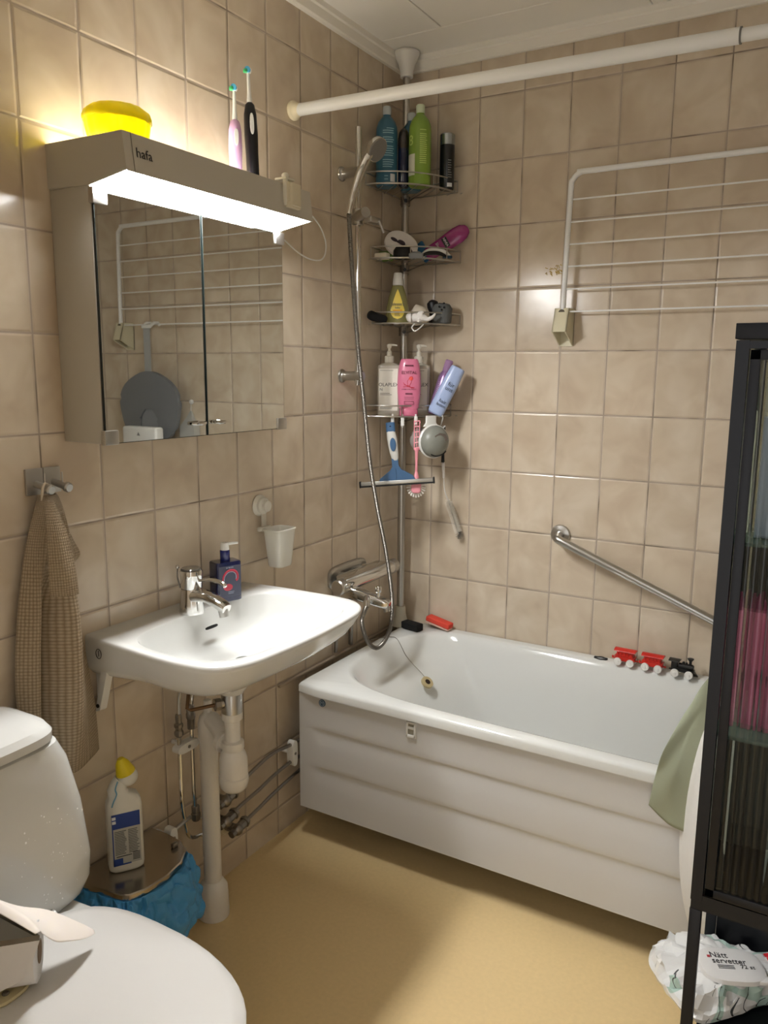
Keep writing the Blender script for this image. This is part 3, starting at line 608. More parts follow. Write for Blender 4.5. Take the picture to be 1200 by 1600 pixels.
# ---- things on the tub rim
bm = NB(); box(bm, (0, 0, 0), (.078, .036, .026), T_(.116, -.092, .5225) @ R_(-.22, 'Z'), bev=.004, seg=3)
solo(part('scrub_pad', bm, mat('black_foam', '#141414', .9, bump=.3, bscale=200)), 'black scrubbing pad lying on the tub rim by the pole foot', 'sponge')
T = thing('scrubbing_sponge', 'red sponge with pale scouring side resting on the tub rim by the back wall', 'sponge', (.196, -.030, .509))
Ms = T_(.196, -.030, .5305) @ R_(-.10, 'Z') @ R_(.17, 'Y')
bm = NB(); box(bm, (0, 0, .004), (.100, .036, .019), Ms, bev=.004, seg=3); part('sponge', bm, mat('coral_red', '#dc4a38', .75, bump=.3, bscale=150), T)
bm = NB(); box(bm, (0, 0, -.009), (.098, .035, .006), Ms, bev=.001); part('scouring_layer', bm, mat('pale_pink', '#d8b3a2', .8), T)
bm = NB(); tube(bm, [V(.792+.021*math.cos(a*PI/16), -.0265+.010*math.sin(a*PI/16), .5090+.0006*math.sin(a)) for a in range(32)], .0022, 8, closed=True)
solo(part('hair_tie', bm, blackr), 'thin black elastic hair tie on the tub rim left of the toy train', 'hair tie')
redp = mat('red_toy', '#c8281c', .35); wtoy = mat('white_toy', '#e6e4df', .4)
def wheels(T, xs, r=.0125):
    for x in xs:
        for y in (-.016, .016):
            bm = NB(); s = -1 if y < 0 else 1
            lathe(bm, [(r*.8, -.001), (r, .001), (r, .006), (r*.86, .0075), (r*.80, .0065), (r*.35, .0065), (r*.3, .0085)], (x, y+s*-.001, r), axis=(0, s, 0), n=28); part('wheel', bm, wtoy, T, world=False)
def carriage(label, x, y, rz):
    T = thing('toy_carriage', label, 'toy', (x, y, .5073), rz, 'toy train on the tub rim')
    bm = NB(); box(bm, (0, 0, .0215), (.062, .026, .013), bev=.001); box(bm, (0, 0, .0165), (.050, .018, .008)); box(bm, (0, 0, .0285), (.066, .028, .002), bev=.0005); part('chassis', bm, redp, T, world=False)
    bm = NB()
    box(bm, (0, 0, .037), (.052, .020, .018), bev=.001)
    for i in range(5):
        for yy in (-.0118, .0118): box(bm, (-.022+.011*i, yy, .0375), (.0024, .003, .018))
    for yy in (-.0122, .0122): box(bm, (0, yy, .0325), (.054, .003, .003))
    part('cabin', bm, redp, T, world=False)
    bm = NB(); rings(bm, [[V(x_, y_, z_) for y_, z_ in ((-.0165, .0465), (-.0155, .0485), (-.009, .0525), (0, .0542), (.009, .0525), (.0155, .0485), (.0165, .0465))] for x_ in (-.034, -.031, .031, .034)]); part('roof', bm, redp, T, world=False)
    bm = NB(); box(bm, (.036, 0, .018), (.010, .005, .004)); box(bm, (-.036, 0, .018), (.010, .005, .004)); cyl(bm, (-.0405, 0, .016), (-.0405, 0, .024), .003, n=10); part('coupling', bm, redp, T, world=False)
    wheels(T, (-.0195, .0205))
carriage('red toy train carriage at the left end, farthest from the black engine', .8745, -.040, -.035)
carriage('red toy train carriage coupled right behind the black engine', .9615, -.043, -.035)
T = thing('toy_locomotive', 'black toy steam engine with white wheels at the front of the toy train', 'toy', (1.053, -.047, .5073), -.035, 'toy train on the tub rim')
tb_ = mat('black_toy', '#141414', .32)
bm = NB(); box(bm, (.002, 0, .020), (.066, .022, .010), bev=.001); cyl(bm, (-.012, 0, .0325), (.030, 0, .0325), .0098, n=24); cyl(bm, (.030, 0, .0325), (.033, 0, .0325), .0075, n=24); box(bm, (-.005, 0, .026), (.04, .026, .003)); part('boiler', bm, tb_, T, world=False)
bm = NB(); box(bm, (-.024, 0, .034), (.018, .024, .024), bev=.001); part('cab', bm, tb_, T, world=False)
bm = NB(); rings(bm, [[V(x_, y_, z_) for y_, z_ in ((-.0165, .0475), (-.0155, .0495), (0, .0535), (.0155, .0495), (.0165, .0475))] for x_ in (-.041, -.008)]); part('cab_roof', bm, tb_, T, world=False)
bm = NB(); lathe(bm, [(.0045, .040), (.0040, .050), (.0050, .053), (.0095, .0585), (.0100, .061), (.006, .0625)], (.022, 0, 0)); part('smokestack', bm, tb_, T, world=False)
bm = NB(); lathe(bm, [(.0045, .040), (.0045, .046), (.002, .048)], (.002, 0, 0)); lathe(bm, [(.0035, .040), (.0035, .045), (.0015, .047)], (.011, 0, 0)); part('steam_dome', bm, tb_, T, world=False)
bm = NB(); rings(bm, [[V(.033, -.014, .010), V(.033, .014, .010), V(.033, .012, .020), V(.033, -.012, .020)], [V(.047, -.004, .007), V(.047, .004, .007), V(.042, .003, .014), V(.042, -.003, .014)]]); part('cowcatcher', bm, tb_, T, world=False)
bm = NB(); box(bm, (-.036, 0, .018), (.010, .005, .004)); part('coupling', bm, tb_, T, world=False)
wheels(T, (-.0195, .0225))

# ================================================================== SHOWER
T = thing('shower_rail', 'chrome vertical shower rail on two round wall brackets', 'rail', (.06, -.382, 1.40))
bm = NB(); cyl(bm, (.062, -.384, 1.395), (.062, -.384, 2.168), .0095, n=20); part('rail', bm, chrome, T)
for z_ in (2.040, 1.424):
    bm = NB(); lathe(bm, [(.021, .0005), (.022, .003), (.021, .006), (.016, .009), (.0145, .012), (.0145, .060), (.0165, .064), (.0165, .080), (.013, .083)], (0, -.384, z_), axis=(1, 0, 0)); part('wall_bracket', bm, chrome2, T)
bm = NB(); cyl(bm, (.062, -.384, 1.885), (.062, -.384, 1.93), .017, n=20); cyl(bm, (.062, -.39, 1.907), (.112, -.420, 1.912), .016, n=20); cyl(bm, (.03, -.372, 1.905), (.062, -.384, 1.907), .013, n=20); box(bm, (.115, -.385, 1.893), (.03, .06, .02), bev=.006); cyl(bm, (.13, -.372, 1.893), (.142, -.362, 1.858), .004, .0045, 12)
part('slider', bm, chrome2, T)
T = thing('hand_shower', 'chrome hand shower resting in the rail slider', 'shower head', (.104, -.488, 1.89))
h0, h1 = V(.098, -.492, 1.895), V(.128, -.428, 2.055)
bm = NB(); tube(bm, smooth_path([h0, V(.104, -.480, 1.945), V(.112, -.468, 1.99), V(.121, -.455, 2.03), V(.130, -.441, 2.06), V(.138, -.430, 2.078)], 5), [.0085]*3+[.0100]*3+[.0115+.0002*i for i in range(14)]+[.0125, .0125, .012, .012, .011, .011], 16)
part('handle', bm, chrome, T)
hc = V(.146, -.420, 2.088); hn = V(.84, -.10, -.52).normalized()
bm = NB(); lathe(bm, [(.018, -.016), (.032, -.010), (.0365, .000), (.0360, .010)], hc, axis=hn); hh = part('head', bm, chrome, T)
bm = NB(); lathe(bm, [(.0340, .009), (.0335, .0125)], hc, axis=hn); part('spray_face', bm, mat('spray_grey', '#77746e', .45), hh)
def ribbed(name, pts, r, m, pitch=.0042):
    P = smooth_path(pts, 14); L = [0]
    for i in range(1, len(P)): L.append(L[-1]+(P[i]-P[i-1]).length)
    n = int(L[-1]/(pitch/2)); Q = []; R_s = []; j = 0
    for i in range(n+1):
        d = L[-1]*i/n
        while j < len(L)-2 and L[j+1] < d: j += 1
        t = (d-L[j])/max(1e-9, L[j+1]-L[j]); Q.append(P[j].lerp(P[j+1], t)); R_s.append(r if i % 2 else r*.82)
    bm = NB(); tube(bm, Q, R_s, 10); return part(name, bm, m)
hose = [(.098, -.492, 1.895), (.100, -.488, 1.832), (.100, -.477, 1.742), (.100, -.459, 1.612), (.100, -.436, 1.478), (.104, -.409, 1.32), (.112, -.389, 1.156), (.130, -.372, 1.009), (.150, -.355, .881), (.170, -.354, .775), (.180, -.353, .689), (.18, -.360, .613), (.18, -.397, .569), (.18, -.450, .558), (.18, -.502, .590), (.172, -.520, .634), (.168, -.523, .670), (.166, -.505, .692), (.160, -.482, .702)]
solo(ribbed('shower_hose', hose, .0075, mat('hose_steel', '#7d7972', .38, .9)), 'ribbed metal shower hose hanging in a long loop to the bath mixer', 'hose')
T = thing('bath_mixer', 'chrome thermostatic bath mixer with spout on the left wall above the tub', 'faucet', (.0, -.31, .76))
bm = NB(); rings(bm, [sup((x, -.355, .762), .115-d, .040-d, 40, 4, (0, 1, 0), (0, 0, 1)) for x, d in ((.0005, 0), (.008, 0), (.012, .004), (.013, .010))]); part('wall_plate', bm, chrome2, T)
bm = NB(); cyl(bm, (.010, -.41, .758), (.062, -.40, .757), .020, n=20); cyl(bm, (.010, -.275, .764), (.062, -.28, .757), .020, n=20); cyl(bm, (.072, -.49, .757), (.072, -.165, .757), .0235, n=28); box(bm, (.052, -.33, .772), (.05, .26, .018), bev=.006); part('body', bm, chrome, T)
bm = NB(); lathe(bm, [(.024, 0), (.025, .003), (.025, .030), (.021, .034)], (.072, -.485, .757), axis=(0, -1, 0)); k1 = part('knob', bm, chrome2, T); bm = NB(); ball(bm, (.098, -.503, .766), .008); cyl(bm, (.088, -.503, .764), (.1, -.503, .766), .005, n=12); part('button', bm, chrome, k1)
bm = NB(); lathe(bm, [(.024, 0), (.025, .003), (.0255, .030), (.022, .036)], (.072, -.185, .757), axis=(0, 1, 0)); part('knob', bm, chrome2, T)
sdir = V(.94, .22, -.28).normalized(); sax = V(-.22, .94, 0).normalized(); saz = sax.cross(sdir)*-1
bm = NB(); rings(bm, [sup(c_, a_, b_, 32, 5, sax, saz) for c_, a_, b_ in ((V(.055, -.468, .743), .018, .017), (V(.062, -.466, .741), .021, .019), (V(.12, -.448, .725), .0215, .0185), (V(.185, -.428, .705), .0185, .0145), (V(.205, -.422, .699), .0175, .0125), (V(.209, -.421, .698), .0145, .010))]); part('spout', bm, chrome, T)
bm = NB(); cyl(bm, (.193, -.4215, .700), (.199, -.4195, .676), .0135, .012, 20); part('aerator', bm, chrome2, T)
bm = NB(); cyl(bm, (.170, -.430, .715), (.172, -.430, .742), .007, n=14); lathe(bm, [(.009, 0), (.0105, .004), (.0105, .016), (.008, .020)], (.172, -.430, .738)); part('diverter', bm, chrome, T)
bm = NB(); cyl(bm, (.155, -.475, .718), (.160, -.482, .700), .011, n=18); cyl(bm, (.145, -.455, .725), (.157, -.478, .712), .010, n=16); part('hose_outlet', bm, chrome, T)
bm = NB(); cyl(bm, (.020, -.440, .742), (.020, -.440, .700), .011, n=16); cyl(bm, (.020, -.440, .742), (.062, -.440, .752), .009, n=16); part('inlet_union', bm, chrome2, T)

# ================================================================== WASHBASIN
T = thing('washbasin', 'white porcelain washbasin fixed to the left wall under the mirror cabinet', 'washbasin', (0, -1.157, .70))
so = [(0, -1.430), (.126, -1.440), (.235, -1.449), (.32, -1.448), (.385, -1.432), (.425, -1.375), (.438, -1.28), (.443, -1.157), (.438, -1.035), (.425, -.940), (.385, -.884), (.32, -.868), (.235, -.868), (.126, -.872), (0, -.884)]
P = smooth_path([V(x, y, 0) for x, y in so], 6); sc = (.215, -1.157)
outp = star_poly([(p.x, p.y) for p in P], sc, 128)
si = [(.085, -1.30), (.080, -1.157), (.085, -1.02), (.105, -.945), (.16, -.905), (.25, -.898), (.34, -.908), (.385, -.96), (.402, -1.05), (.407, -1.157), (.402, -1.265), (.385, -1.35), (.34, -1.40), (.25, -1.412), (.16, -1.405), (.105, -1.37)]
inp = star(si, (.22, -1.157), 128)
def so_(z, s, f=0): return [V(max(.0005, p.x*s), -1.157+(p.y+1.157)*(s if not f else 1-(1-s)*f), z) for p in outp]
def si_(z, s): return [V(.22+(p.x-.22)*s, -1.157+(p.y+1.157)*s, z) for p in inp]
def sk(z, s, t):
    "underside section: shrinks toward the drain, but stays upright beside the wall (t = how far that holds)"
    out = []
    for p in outp:
        k = min(1, max(0, p.x/.20)); k = k*k*(3-2*k); sy = 1-(1-s)*(t+(1-t)*k); out.append(V(max(.0005, p.x*s), -1.157+(p.y+1.157)*sy, z))
    return out
bm = NB(); rings(bm, [sk(.724, .42, 1), sk(.726, .52, .95), sk(.733, .63, .85), sk(.745, .74, .6), sk(.759, .82, .35), sk(.775, .88, .15), sk(.795, .93, .05), sk(.818, .967, .02), sk(.836, .990, 0), sk(.843, .998, 0), so_(.849, .993), so_(.852, .982), [a.lerp(b, .5)+V(0, 0, 0) for a, b in zip(so_(.849, .96), si_(.849, 1.02))], si_(.8485, 1.01), si_(.847, .998), si_(.842, .986), si_(.830, .968), si_(.800, .925), si_(.775, .85), si_(.762, .75), si_(.755, .60), si_(.752, .38), si_(.751, .12)], cap=(True, True))
part('bowl', bm, porc, T, angle=70)
bm = NB(); rings(bm, [sup((.0, 0, 0), .0195, .0038, 24, 3, (0, 1, .0), (1, 0, 0)), sup((.0, 0, .006), .0195, .0038, 24, 3, (0, 1, 0), (1, 0, 0))]); xf(bm, T_(.1075, -1.138, .807) @ R_(1.15, 'Y')); part('overflow_slot', bm, dark, T)
bm = NB(); cyl(bm, (.23, -1.157, .7500), (.23, -1.157, .7535), .022, n=28); part('drain', bm, chrome, T)
for yb in (-1.400, -.915):
    bm = NB(); rings(bm, [[V(x, yb+d, z) for x, z in ((.001, .785), (.060, .785), (.052, .762), (.024, .672), (.018, .668), (.001, .668))] for d in (0, -.004)])
    rings(bm, [[V(x, yb+d, z) for x, z in ((.040, .785), (.060, .785), (.026, .674), (.012, .668))] for d in (.0, -.020)])
    sb = part('wall_bracket', bm, plast, T)
    bm = NB(); cyl(bm, (.021, yb-.0195, .684), (.021, yb-.0225, .684), .0045, n=16); part('screw', bm, mat('screw_dark', '#3a342e', .5, .5), sb)
bm = NB(); tube(bm, [V(.050+.009*math.cos(a*PI/10), -1.4345-.04*(.050+.009*math.cos(a*PI/10)-.05), .818+.011*math.sin(a*PI/10)) for a in range(20)], .0008, 6, closed=True); tube(bm, [(.050, -1.4345, .812), (.050, -1.4345, .825)], .0008, 6); part('maker_mark', bm, ink, T)

T = thing('basin_mixer', 'chrome single-lever mixer tap at the back of the washbasin', 'faucet', (.078, -1.172, .850))
bx, by = .078, -1.172
bm = NB(); rings(bm, [circ((bx+.001, by, z_), r, 36) for z_, r in ((.8500, .0305), (.853, .0310), (.858, .0305), (.880, .0275), (.905, .0255), (.912, .0250))]); part('body', bm, chrome, T)
bm = NB(); secs = []
for x, z_, ry, rz_ in ((.080, .890, .0235, .022), (.105, .897, .0215, .016), (.135, .897, .0195, .012), (.162, .890, .018, .0115), (.182, .881, .0170, .0125), (.192, .876, .0145, .010)): secs.append(sup((x, by, z_), ry, rz_, 28, 3, (0, 1, 0), (.25, 0, .97)))
rings(bm, secs); part('spout', bm, chrome, T)
bm = NB(); cyl(bm, (.180, by, .874), (.184, by, .856), .0125, .0115, 24); part('aerator', bm, chrome2, T)
bm = NB(); rings(bm, [circ((bx+.002, by, z_), r, 36) for z_, r in ((.9125, .0245), (.915, .0255), (.945, .0275), (.955, .0280), (.958, .0265))]); cp = part('lever_cap', bm, chrome, T)
bm = NB(); rings(bm, [circ((bx+.002, by, z_), r, 36) for z_, r in ((.9575, .0250), (.9605, .0250), (.963, .0225))]); part('top_disc', bm, mat('smoke_disc', '#4b4842', .15, coat=.5), cp)
bm = NB(); tube(bm, smooth_path([(bx+.022, by, .932), (bx+.06, by+.002, .940), (bx+.095, by+.003, .938), (bx+.110, by+.003, .930)], 5), [.0052, .0042, .0036, .0036, .0038, .0042, .0048, .0052, .0055, .0057, .0058, .0058, .0058, .0058, .005, .004], 12); part('lever', bm, chrome, cp)
bm = NB(); tube(bm, smooth_path([(bx-.022, by-.014, .912), (bx-.026, by-.018, .94), (bx-.023, by-.020, .965)], 5), .0022, 8); ball(bm, (bx-.023, by-.020, .966), .005); part('pop_up_rod', bm, chrome, T)

T = thing('soap_dispenser', 'navy square pump soap bottle with red patterned label on the washbasin', 'bottle', (.072, -1.040, .8500), 1.22)
nb = mat('navy_glass', '#0e1640', .08, coat=.6)
bm = NB(); rings(bm, [sup((0, 0, h), a, a*.68, 40, 7) for h, a in ((0, .0345), (.002, .0360), (.100, .0360), (.1035, .0335), (.1045, .012))]); part('body', bm, nb, T, world=False)
bm = NB(); rect(bm, -.031, .031, .012, .094, -.0248); part('label', bm, mat('slate_label', '#464a5c', .45), T, world=False, smooth=False)
bm = NB(); pts = [(.000, .0255), (-.012, .0255), (-.019, .030), (-.021, .045), (-.018, .060), (-.006, .071), (.010, .071), (.020, .062), (.021, .048), (.016, .044)]
tube(bm, smooth_path([V(x, -.0255, z_+.010) for x, z_ in pts], 5), [.0008+.0024*min(1, i/30) for i in range(46)], 8)
ball(bm, (-.006, -.0253, .038), .010, 1.3, .08, .9); part('red_motif', bm, mat('rose_red', '#b53a4c', .4), T, world=False)
bm = NB(); tube(bm, smooth_path([V(x*.82, -.0256, z_*.86+.016) for x, z_ in pts[2:9]], 4), .0009, 6); text(bm, 'BY BJORK', .0050, T_(0, -.0253, .089)); lines(bm, -.006, .012, [.021, .025], -.0253, .0010, .003); part('label_print', bm, mat('pale_blue_ink', '#aab6cc', .5), T, world=False)
bm = NB(); lathe(bm, [(.0125, .1040), (.0130, .106), (.0130, .130), (.0115, .132)]); part('neck', bm, mat('deep_blue_cap', '#161f66', .15, coat=.5), T, world=False)
bm = NB(); lathe(bm, [(.0110, .130), (.0113, .133), (.0108, .148), (.009, .151)]); tube(bm, [(0, 0, .1465), (.022, 0, .147), (.038, 0, .1455)], [.005, .0040, .0028], 10); part('pump_head', bm, plast, T, world=False)

# ================================================================== PLUMBING UNDER THE BASIN
wpl = mat('drain_plastic', '#dcd8d0', .35)
T = thing('bottle_trap', 'white bottle trap with metal valve hanging under the washbasin', 'trap', (.2, -1.172, .42))
cx_, cy_ = .200, -1.172
bm = NB(); lathe(bm, [(.044, .022), (.043, -.004), (.041, -.018), (.032, -.030), (.030, -.034)], (cx_, cy_, .703)); part('basin_outlet', bm, porc, T)
bm = NB(); lathe(bm, [(.024, 0), (.0255, -.003), (.0255, -.050), (.023, -.052)], (cx_, cy_, .668)); cyl(bm, (cx_, cy_, .645), (cx_-.020, cy_-.040, .645), .012, n=18); v1 = part('valve_body', bm, chrome2, T)
bm = NB(); cyl(bm, (cx_-.013, cy_-.028, .645), (cx_-.019, cy_-.040, .645), .0155, n=8); part('nut', bm, dsteel, v1)
bm = NB(); tube(bm, [(cx_-.018, cy_-.038, .645), (.145, -1.255, .640), (.140, -1.262, .645), (.120, -1.230, .70)], .0045, 8); part('pop_up_lever', bm, mat('bronze', '#6b5238', .5, .6), v1)
bm = NB(); lathe(bm, [(.0240, .618), (.0255, .614), (.0250, .600), (.0190, .596), (.0190, .545), (.0270, .541), (.0275, .525), (.0250, .520), (.0315, .508), (.0345, .495), (.0350, .452), (.0365, .450), (.0365, .436), (.033, .422), (.026, .414), (.014, .411)], (cx_, cy_, 0)); part('trap_body', bm, wpl, T)
bm = NB(); tube(bm, smooth_path([(cx_-.012, cy_+.005, .527), (.165, -1.16, .532), (.130, -1.145, .548), (.095, -1.135, .558)], 5), .0225, 20); lathe(bm, [(.0275, 0), (.0275, .014)], (cx_-.030, cy_+.006, .527), axis=(-1, .2, .12)); part('outlet_pipe', bm, wpl, T)
T = thing('waste_pipe', 'white vertical waste pipe standing on a wide foot below the washbasin', 'pipe', (.085, -1.135, 0))
px, py = .085, -1.135
bm = NB(); lathe(bm, [(.0235, .10), (.0235, .50), (.0262, .505), (.0262, .548), (.021, .566), (.012, .575), (.0105, .578), (.0105, .607), (.009, .609)], (px, py, 0)); part('pipe', bm, wpl, T)
bm = NB(); lathe(bm, [(.041, 0), (.0415, .006), (.0395, .060), (.038, .083), (.030, .097), (.0245, .103)], (px, py, .0005)); part('foot', bm, wpl, T)
def supply(name, label, pts, r=.0052, m=chrome):
    bm = NB(); tube(bm, smooth_path(pts, 5), r, 10); return solo(part(name, bm, m), label, 'pipe')
supply('water_pipe', 'left of the two chrome pipes dropping from the washbasin to the wall valves', [(.085, -1.19, .71), (.052, -1.195, .655), (.046, -1.198, .56), (.046, -1.200, .371), (.046, -1.190, .285), (.046, -1.180, .245), (.046, -1.164, .227), (.046, -1.13, .218), (.046, -1.055, .205)])
supply('water_pipe', 'right of the two chrome pipes dropping from the washbasin to the wall valves', [(.085, -1.15, .71), (.052, -1.147, .64), (.046, -1.153, .58), (.046, -1.155, .42), (.046, -1.152, .30), (.046, -1.135, .268), (.046, -1.08, .264), (.046, -1.05, .265)])
pipes = [('top', [(.046, -1.03, .270), (.046, -.99, .285), (.046, -.90, .308), (.046, -.82, .318), (.040, -.72, .303), (.036, -.62, .30), (.036, -.50, .30)]),
         ('middle', [(.046, -1.03, .210), (.046, -.985, .222), (.046, -.90, .232), (.046, -.82, .246), (.040, -.72, .248), (.036, -.62, .24), (.036, -.50, .24)]),
         ('bottom', [(.046, -.99, .160), (.046, -.90, .175), (.046, -.82, .190), (.040, -.70, .199), (.036, -.62, .2), (.036, -.50, .20)])]
for n_, p_ in pipes: supply('water_pipe', n_+' of the three grey pipes running from the valves along the wall behind the tub', p_, .0055, dsteel)
for i, (yy, zz) in enumerate(((-1.035, .268), (-1.035, .206), (-.99, .158))):
    T = thing('pipe_valve', ('top', 'middle', 'lowest')[i]+' of the three metal valve fittings on the wall beside the waste pipe', 'valve', (.0, yy, zz))
    bm = NB(); lathe(bm, [(.028, .0008), (.028, .004), (.024, .008)], (0, yy, zz), axis=(1, 0, 0)); part('wall_rosette', bm, mat('rosette_ivory', '#cfc6b0', .4), T)
    bm = NB(); cyl(bm, (.006, yy, zz), (.046, yy, zz), .013, n=8); ball(bm, (.046, yy, zz), .017); cyl(bm, (.046, yy, zz), (.046, yy+.042, zz+.010), .0135, n=8); cyl(bm, (.046, yy+.030, zz+.007), (.046, yy+.036, zz+.0085), .0165, n=24); cyl(bm, (.046, yy-.026, zz-.003), (.046, yy, zz), .011, n=8); part('fitting', bm, dsteel, T)
for yy, zz, h in ((-1.199, .585, 0), (-1.156, .565, 1)):
    T = thing('pipe_coupling', 'compression coupling on the '+('right' if h else 'left')+' vertical pipe below the washbasin', 'coupling', (.046, yy, zz))
    bm = NB(); zo = .0
    if h: lathe(bm, [(.0080, .03), (.0105, .026), (.0105, .008), (.012, .006), (.012, -.006), (.0095, -.008), (.0095, -.035)], (.046, yy, zz), n=8)
    else: lathe(bm, [(.0070, .0), (.0080, -.004), (.0075, -.022), (.0115, -.026), (.0115, -.034), (.009, -.036), (.0085, -.042), (.0115, -.046), (.0115, -.056), (.008, -.060)], (.046, yy, zz), n=8)
    part('nut', bm, dsteel, T)
T = thing('pipe_coupling', 'dark metal elbow joining the right vertical pipe above the bend by the waste pipe', 'coupling', (.046, -1.150, .285))
bm = NB(); lathe(bm, [(.010, -.022), (.0125, -.016), (.0125, -.002), (.0105, .0), (.0105, .018), (.009, .020)], (.046, -1.150, .292), n=8); part('nut', bm, dsteel, T)
def clamp(name, label, y0, z0, y1, z1, x=.046):
    T = thing(name, label, 'clamp', (x, (y0+y1)/2, (z0+z1)/2))
    d = V(0, y1-y0, z1-z0); L = d.length; ang = math.atan2(z1-z0, y1-y0)
    bm = NB(); rings(bm, [sup((xx, (y0+y1)/2, (z0+z1)/2), L/2+.016, .0125, 32, 3, V(0, math.cos(ang), math.sin(ang)), V(0, -math.sin(ang), math.cos(ang))) for xx in (x-.011, x+.009, x+.012)]); part('clip_body', bm, plast, T)
    bm = NB(); cyl(bm, (.0, (y0+y1)/2, (z0+z1)/2), (x-.010, (y0+y1)/2, (z0+z1)/2), .006, n=12); part('wall_post', bm, plast, T)
    bm = NB(); cyl(bm, (x+.0118, (y0+y1)/2, (z0+z1)/2), (x+.0135, (y0+y1)/2, (z0+z1)/2), .0045, n=12); part('screw', bm, dsteel, T)
clamp('pipe_clamp', 'white clip holding the two vertical pipes under the washbasin', -1.198, .492, -1.156, .492)
clamp('pipe_clamp', 'white clip holding the pipes where they pass behind the tub', -.722, .300, -.722, .250, .04)
clamp('pipe_clamp', 'white clip holding the pipe end above the waste bin', -1.245, .285, -1.245, .262, .05)
supply('water_pipe', 'short pipe stub sticking out of the white clip above the waste bin', [(.050, -1.275, .272), (.050, -1.245, .282), (.048, -1.20, .288), (.046, -1.17, .289)], .0058, chrome2)
bm = NB(); tube(bm, smooth_path([(.020, -.440, .706), (.018, -.440, .60), (.016, -.445, .51)], 6), .0065, 10); solo(part('water_pipe', bm, dsteel), 'thin grey pipe rising on the tiles from the tub rim to the bath mixer', 'pipe')
bm = NB(); tube(bm, [(.012, -.345, .75), (.012, -.345, .508)], .008, 10); solo(part('water_pipe', bm, dsteel), 'dark pipe on the tiles right of the thin pipe under the bath mixer', 'pipe')
bm = NB(); box(bm, (.006, -.38, .4895), (.011, .72, .009), bev=.002); solo(part('wall_molding', bm, mat('mould_beige', '#a39482', .5)), 'narrow beige sealing strip along the left wall at the tub rim', 'moulding')

# ================================================================== HANGING FROM THE BOTTOM BASKET
def hook(name, label, x, y, z, length=.034, group=None):
    T = thing(name, label, 'hook', (x, y, z), FACE, group)
    bm = NB(); tube(bm, [V(0, .004, -.006), V(0, .005, .002), V(0, .0, .0062), V(0, -.0048, .002), V(0, -.0052, -.010), V(0, -.0052, -length), V(0, -.009, -length-.002), V(0, -.013, -length+.004)], .0030, 8)
    box(bm, (0, -.0055, -length/2+.001), (.011, .0026, length), bev=.001); part('strip', bm, plast, T, world=False)
zb = ZS[3]
hook('plastic_hook', 'white hook on the bottom basket wire, carrying the blue squeegee', .100, -.2235, zb, .026)
hook('plastic_hook', 'empty white hook between the squeegee and the pink brush', .130, -.208, zb, .032)
hook('plastic_hook', 'white hook on the bottom basket wire, carrying the pink dish brush', .167, -.183, zb, .026)
T = thing('squeegee', 'blue and grey shower squeegee hanging under the bottom basket', 'squeegee', (.105, -.2480, zb-.020), FACE-.18, rot=(0, -.085, .45))
sb_ = mat('steel_blue_plastic', '#3f6186', .4); sg = mat('grey_grip', '#c9c9c4', .45)
bm = NB(); rings(bm, [sup((0, 0, h), a, b, 24, 3) for h, a, b in ((.002, .012, .004), (0, .0155, .007), (-.030, .0150, .009))]); part('handle_top', bm, sb_, T, world=False)
bm = NB(); rings(bm, [sup((.002*k, 0, h), a, b, 28, 2.4) for k, (h, a, b) in enumerate(((-.028, .0140, .010), (-.050, .0170, .013), (-.075, .0165, .0135), (-.100, .0150, .012), (-.118, .0125, .010), (-.126, .008, .008)))]); part('grip', bm, sg, T, world=False)
bm = NB(); rings(bm, [sup((.005, y, -.072), a, a*2.3, 28, 2, (1, 0, 0), (0, 0, 1)) for y, a in ((-.010, .0100), (-.0145, .0098), (-.0155, .008))]); part('grip_inlay', bm, sb_, T, world=False)
bm = NB(); cyl(bm, (.0, -.0072, -.012), (.0, -.0078, -.012), .003, n=14); part('hang_hole', bm, dark, T, world=False)
bm = NB(); rings(bm, [[V(x+.008, s*d, z_) for x, z_, s, d in o] for o in ([(-.012, -.120, -1, .007), (.009, -.120, -1, .007), (.010, -.145, -1, .007), (.018, -.158, -1, .006), (.055, -.180, -1, .005), (.064, -.196, -1, .005), (-.060, -.196, -1, .005), (-.056, -.186, -1, .005), (-.020, -.160, -1, .006), (-.012, -.148, -1, .007)], [(-.012, -.120, 1, .007), (.009, -.120, 1, .007), (.010, -.145, 1, .007), (.018, -.158, 1, .006), (.055, -.180, 1, .005), (.064, -.196, 1, .005), (-.060, -.196, 1, .005), (-.056, -.186, 1, .005), (-.020, -.160, 1, .006), (-.012, -.148, 1, .007)])]); box(bm, (.006, -.0075, -.172), (.003, .003, .035)); part('head', bm, sb_, T, world=False, angle=25)
bm = NB(); box(bm, (.008, 0, -.2), (.245, .014, .013), bev=.002); part('blade_bar', bm, mat('aluminium', '#c2c2be', .3, .8), T, world=False)
bm = NB(); box(bm, (.008, -.002, -.2085), (.255, .005, .007)); box(bm, (-.117, 0, -.202), (.006, .018, .021), bev=.001); box(bm, (.133, 0, -.202), (.006, .018, .021), bev=.001); part('rubber_blade', bm, blackr, T, world=False)
T = thing('dish_brush', 'pink dish brush with white bristles hanging beside the squeegee', 'brush', (.176, -.1900, zb-.012), .45)
pb = mat('light_pink_plastic', '#eb9aa6', .35)
bm = NB()
for x in (-.009, .009): tube(bm, [(x, 0, .0), (x*.95, 0, -.05), (x*.9, 0, -.100)], .0020, 8)
for i in range(6): tube(bm, [(-.009, 0, -.004-.018*i), (.009, 0, -.001-.018*i)], .0019, 8); 
for i in range(5): tube(bm, [(.000, -.0, -.006-.018*i), (.000, 0, -.018-.018*i)], .0015, 6)
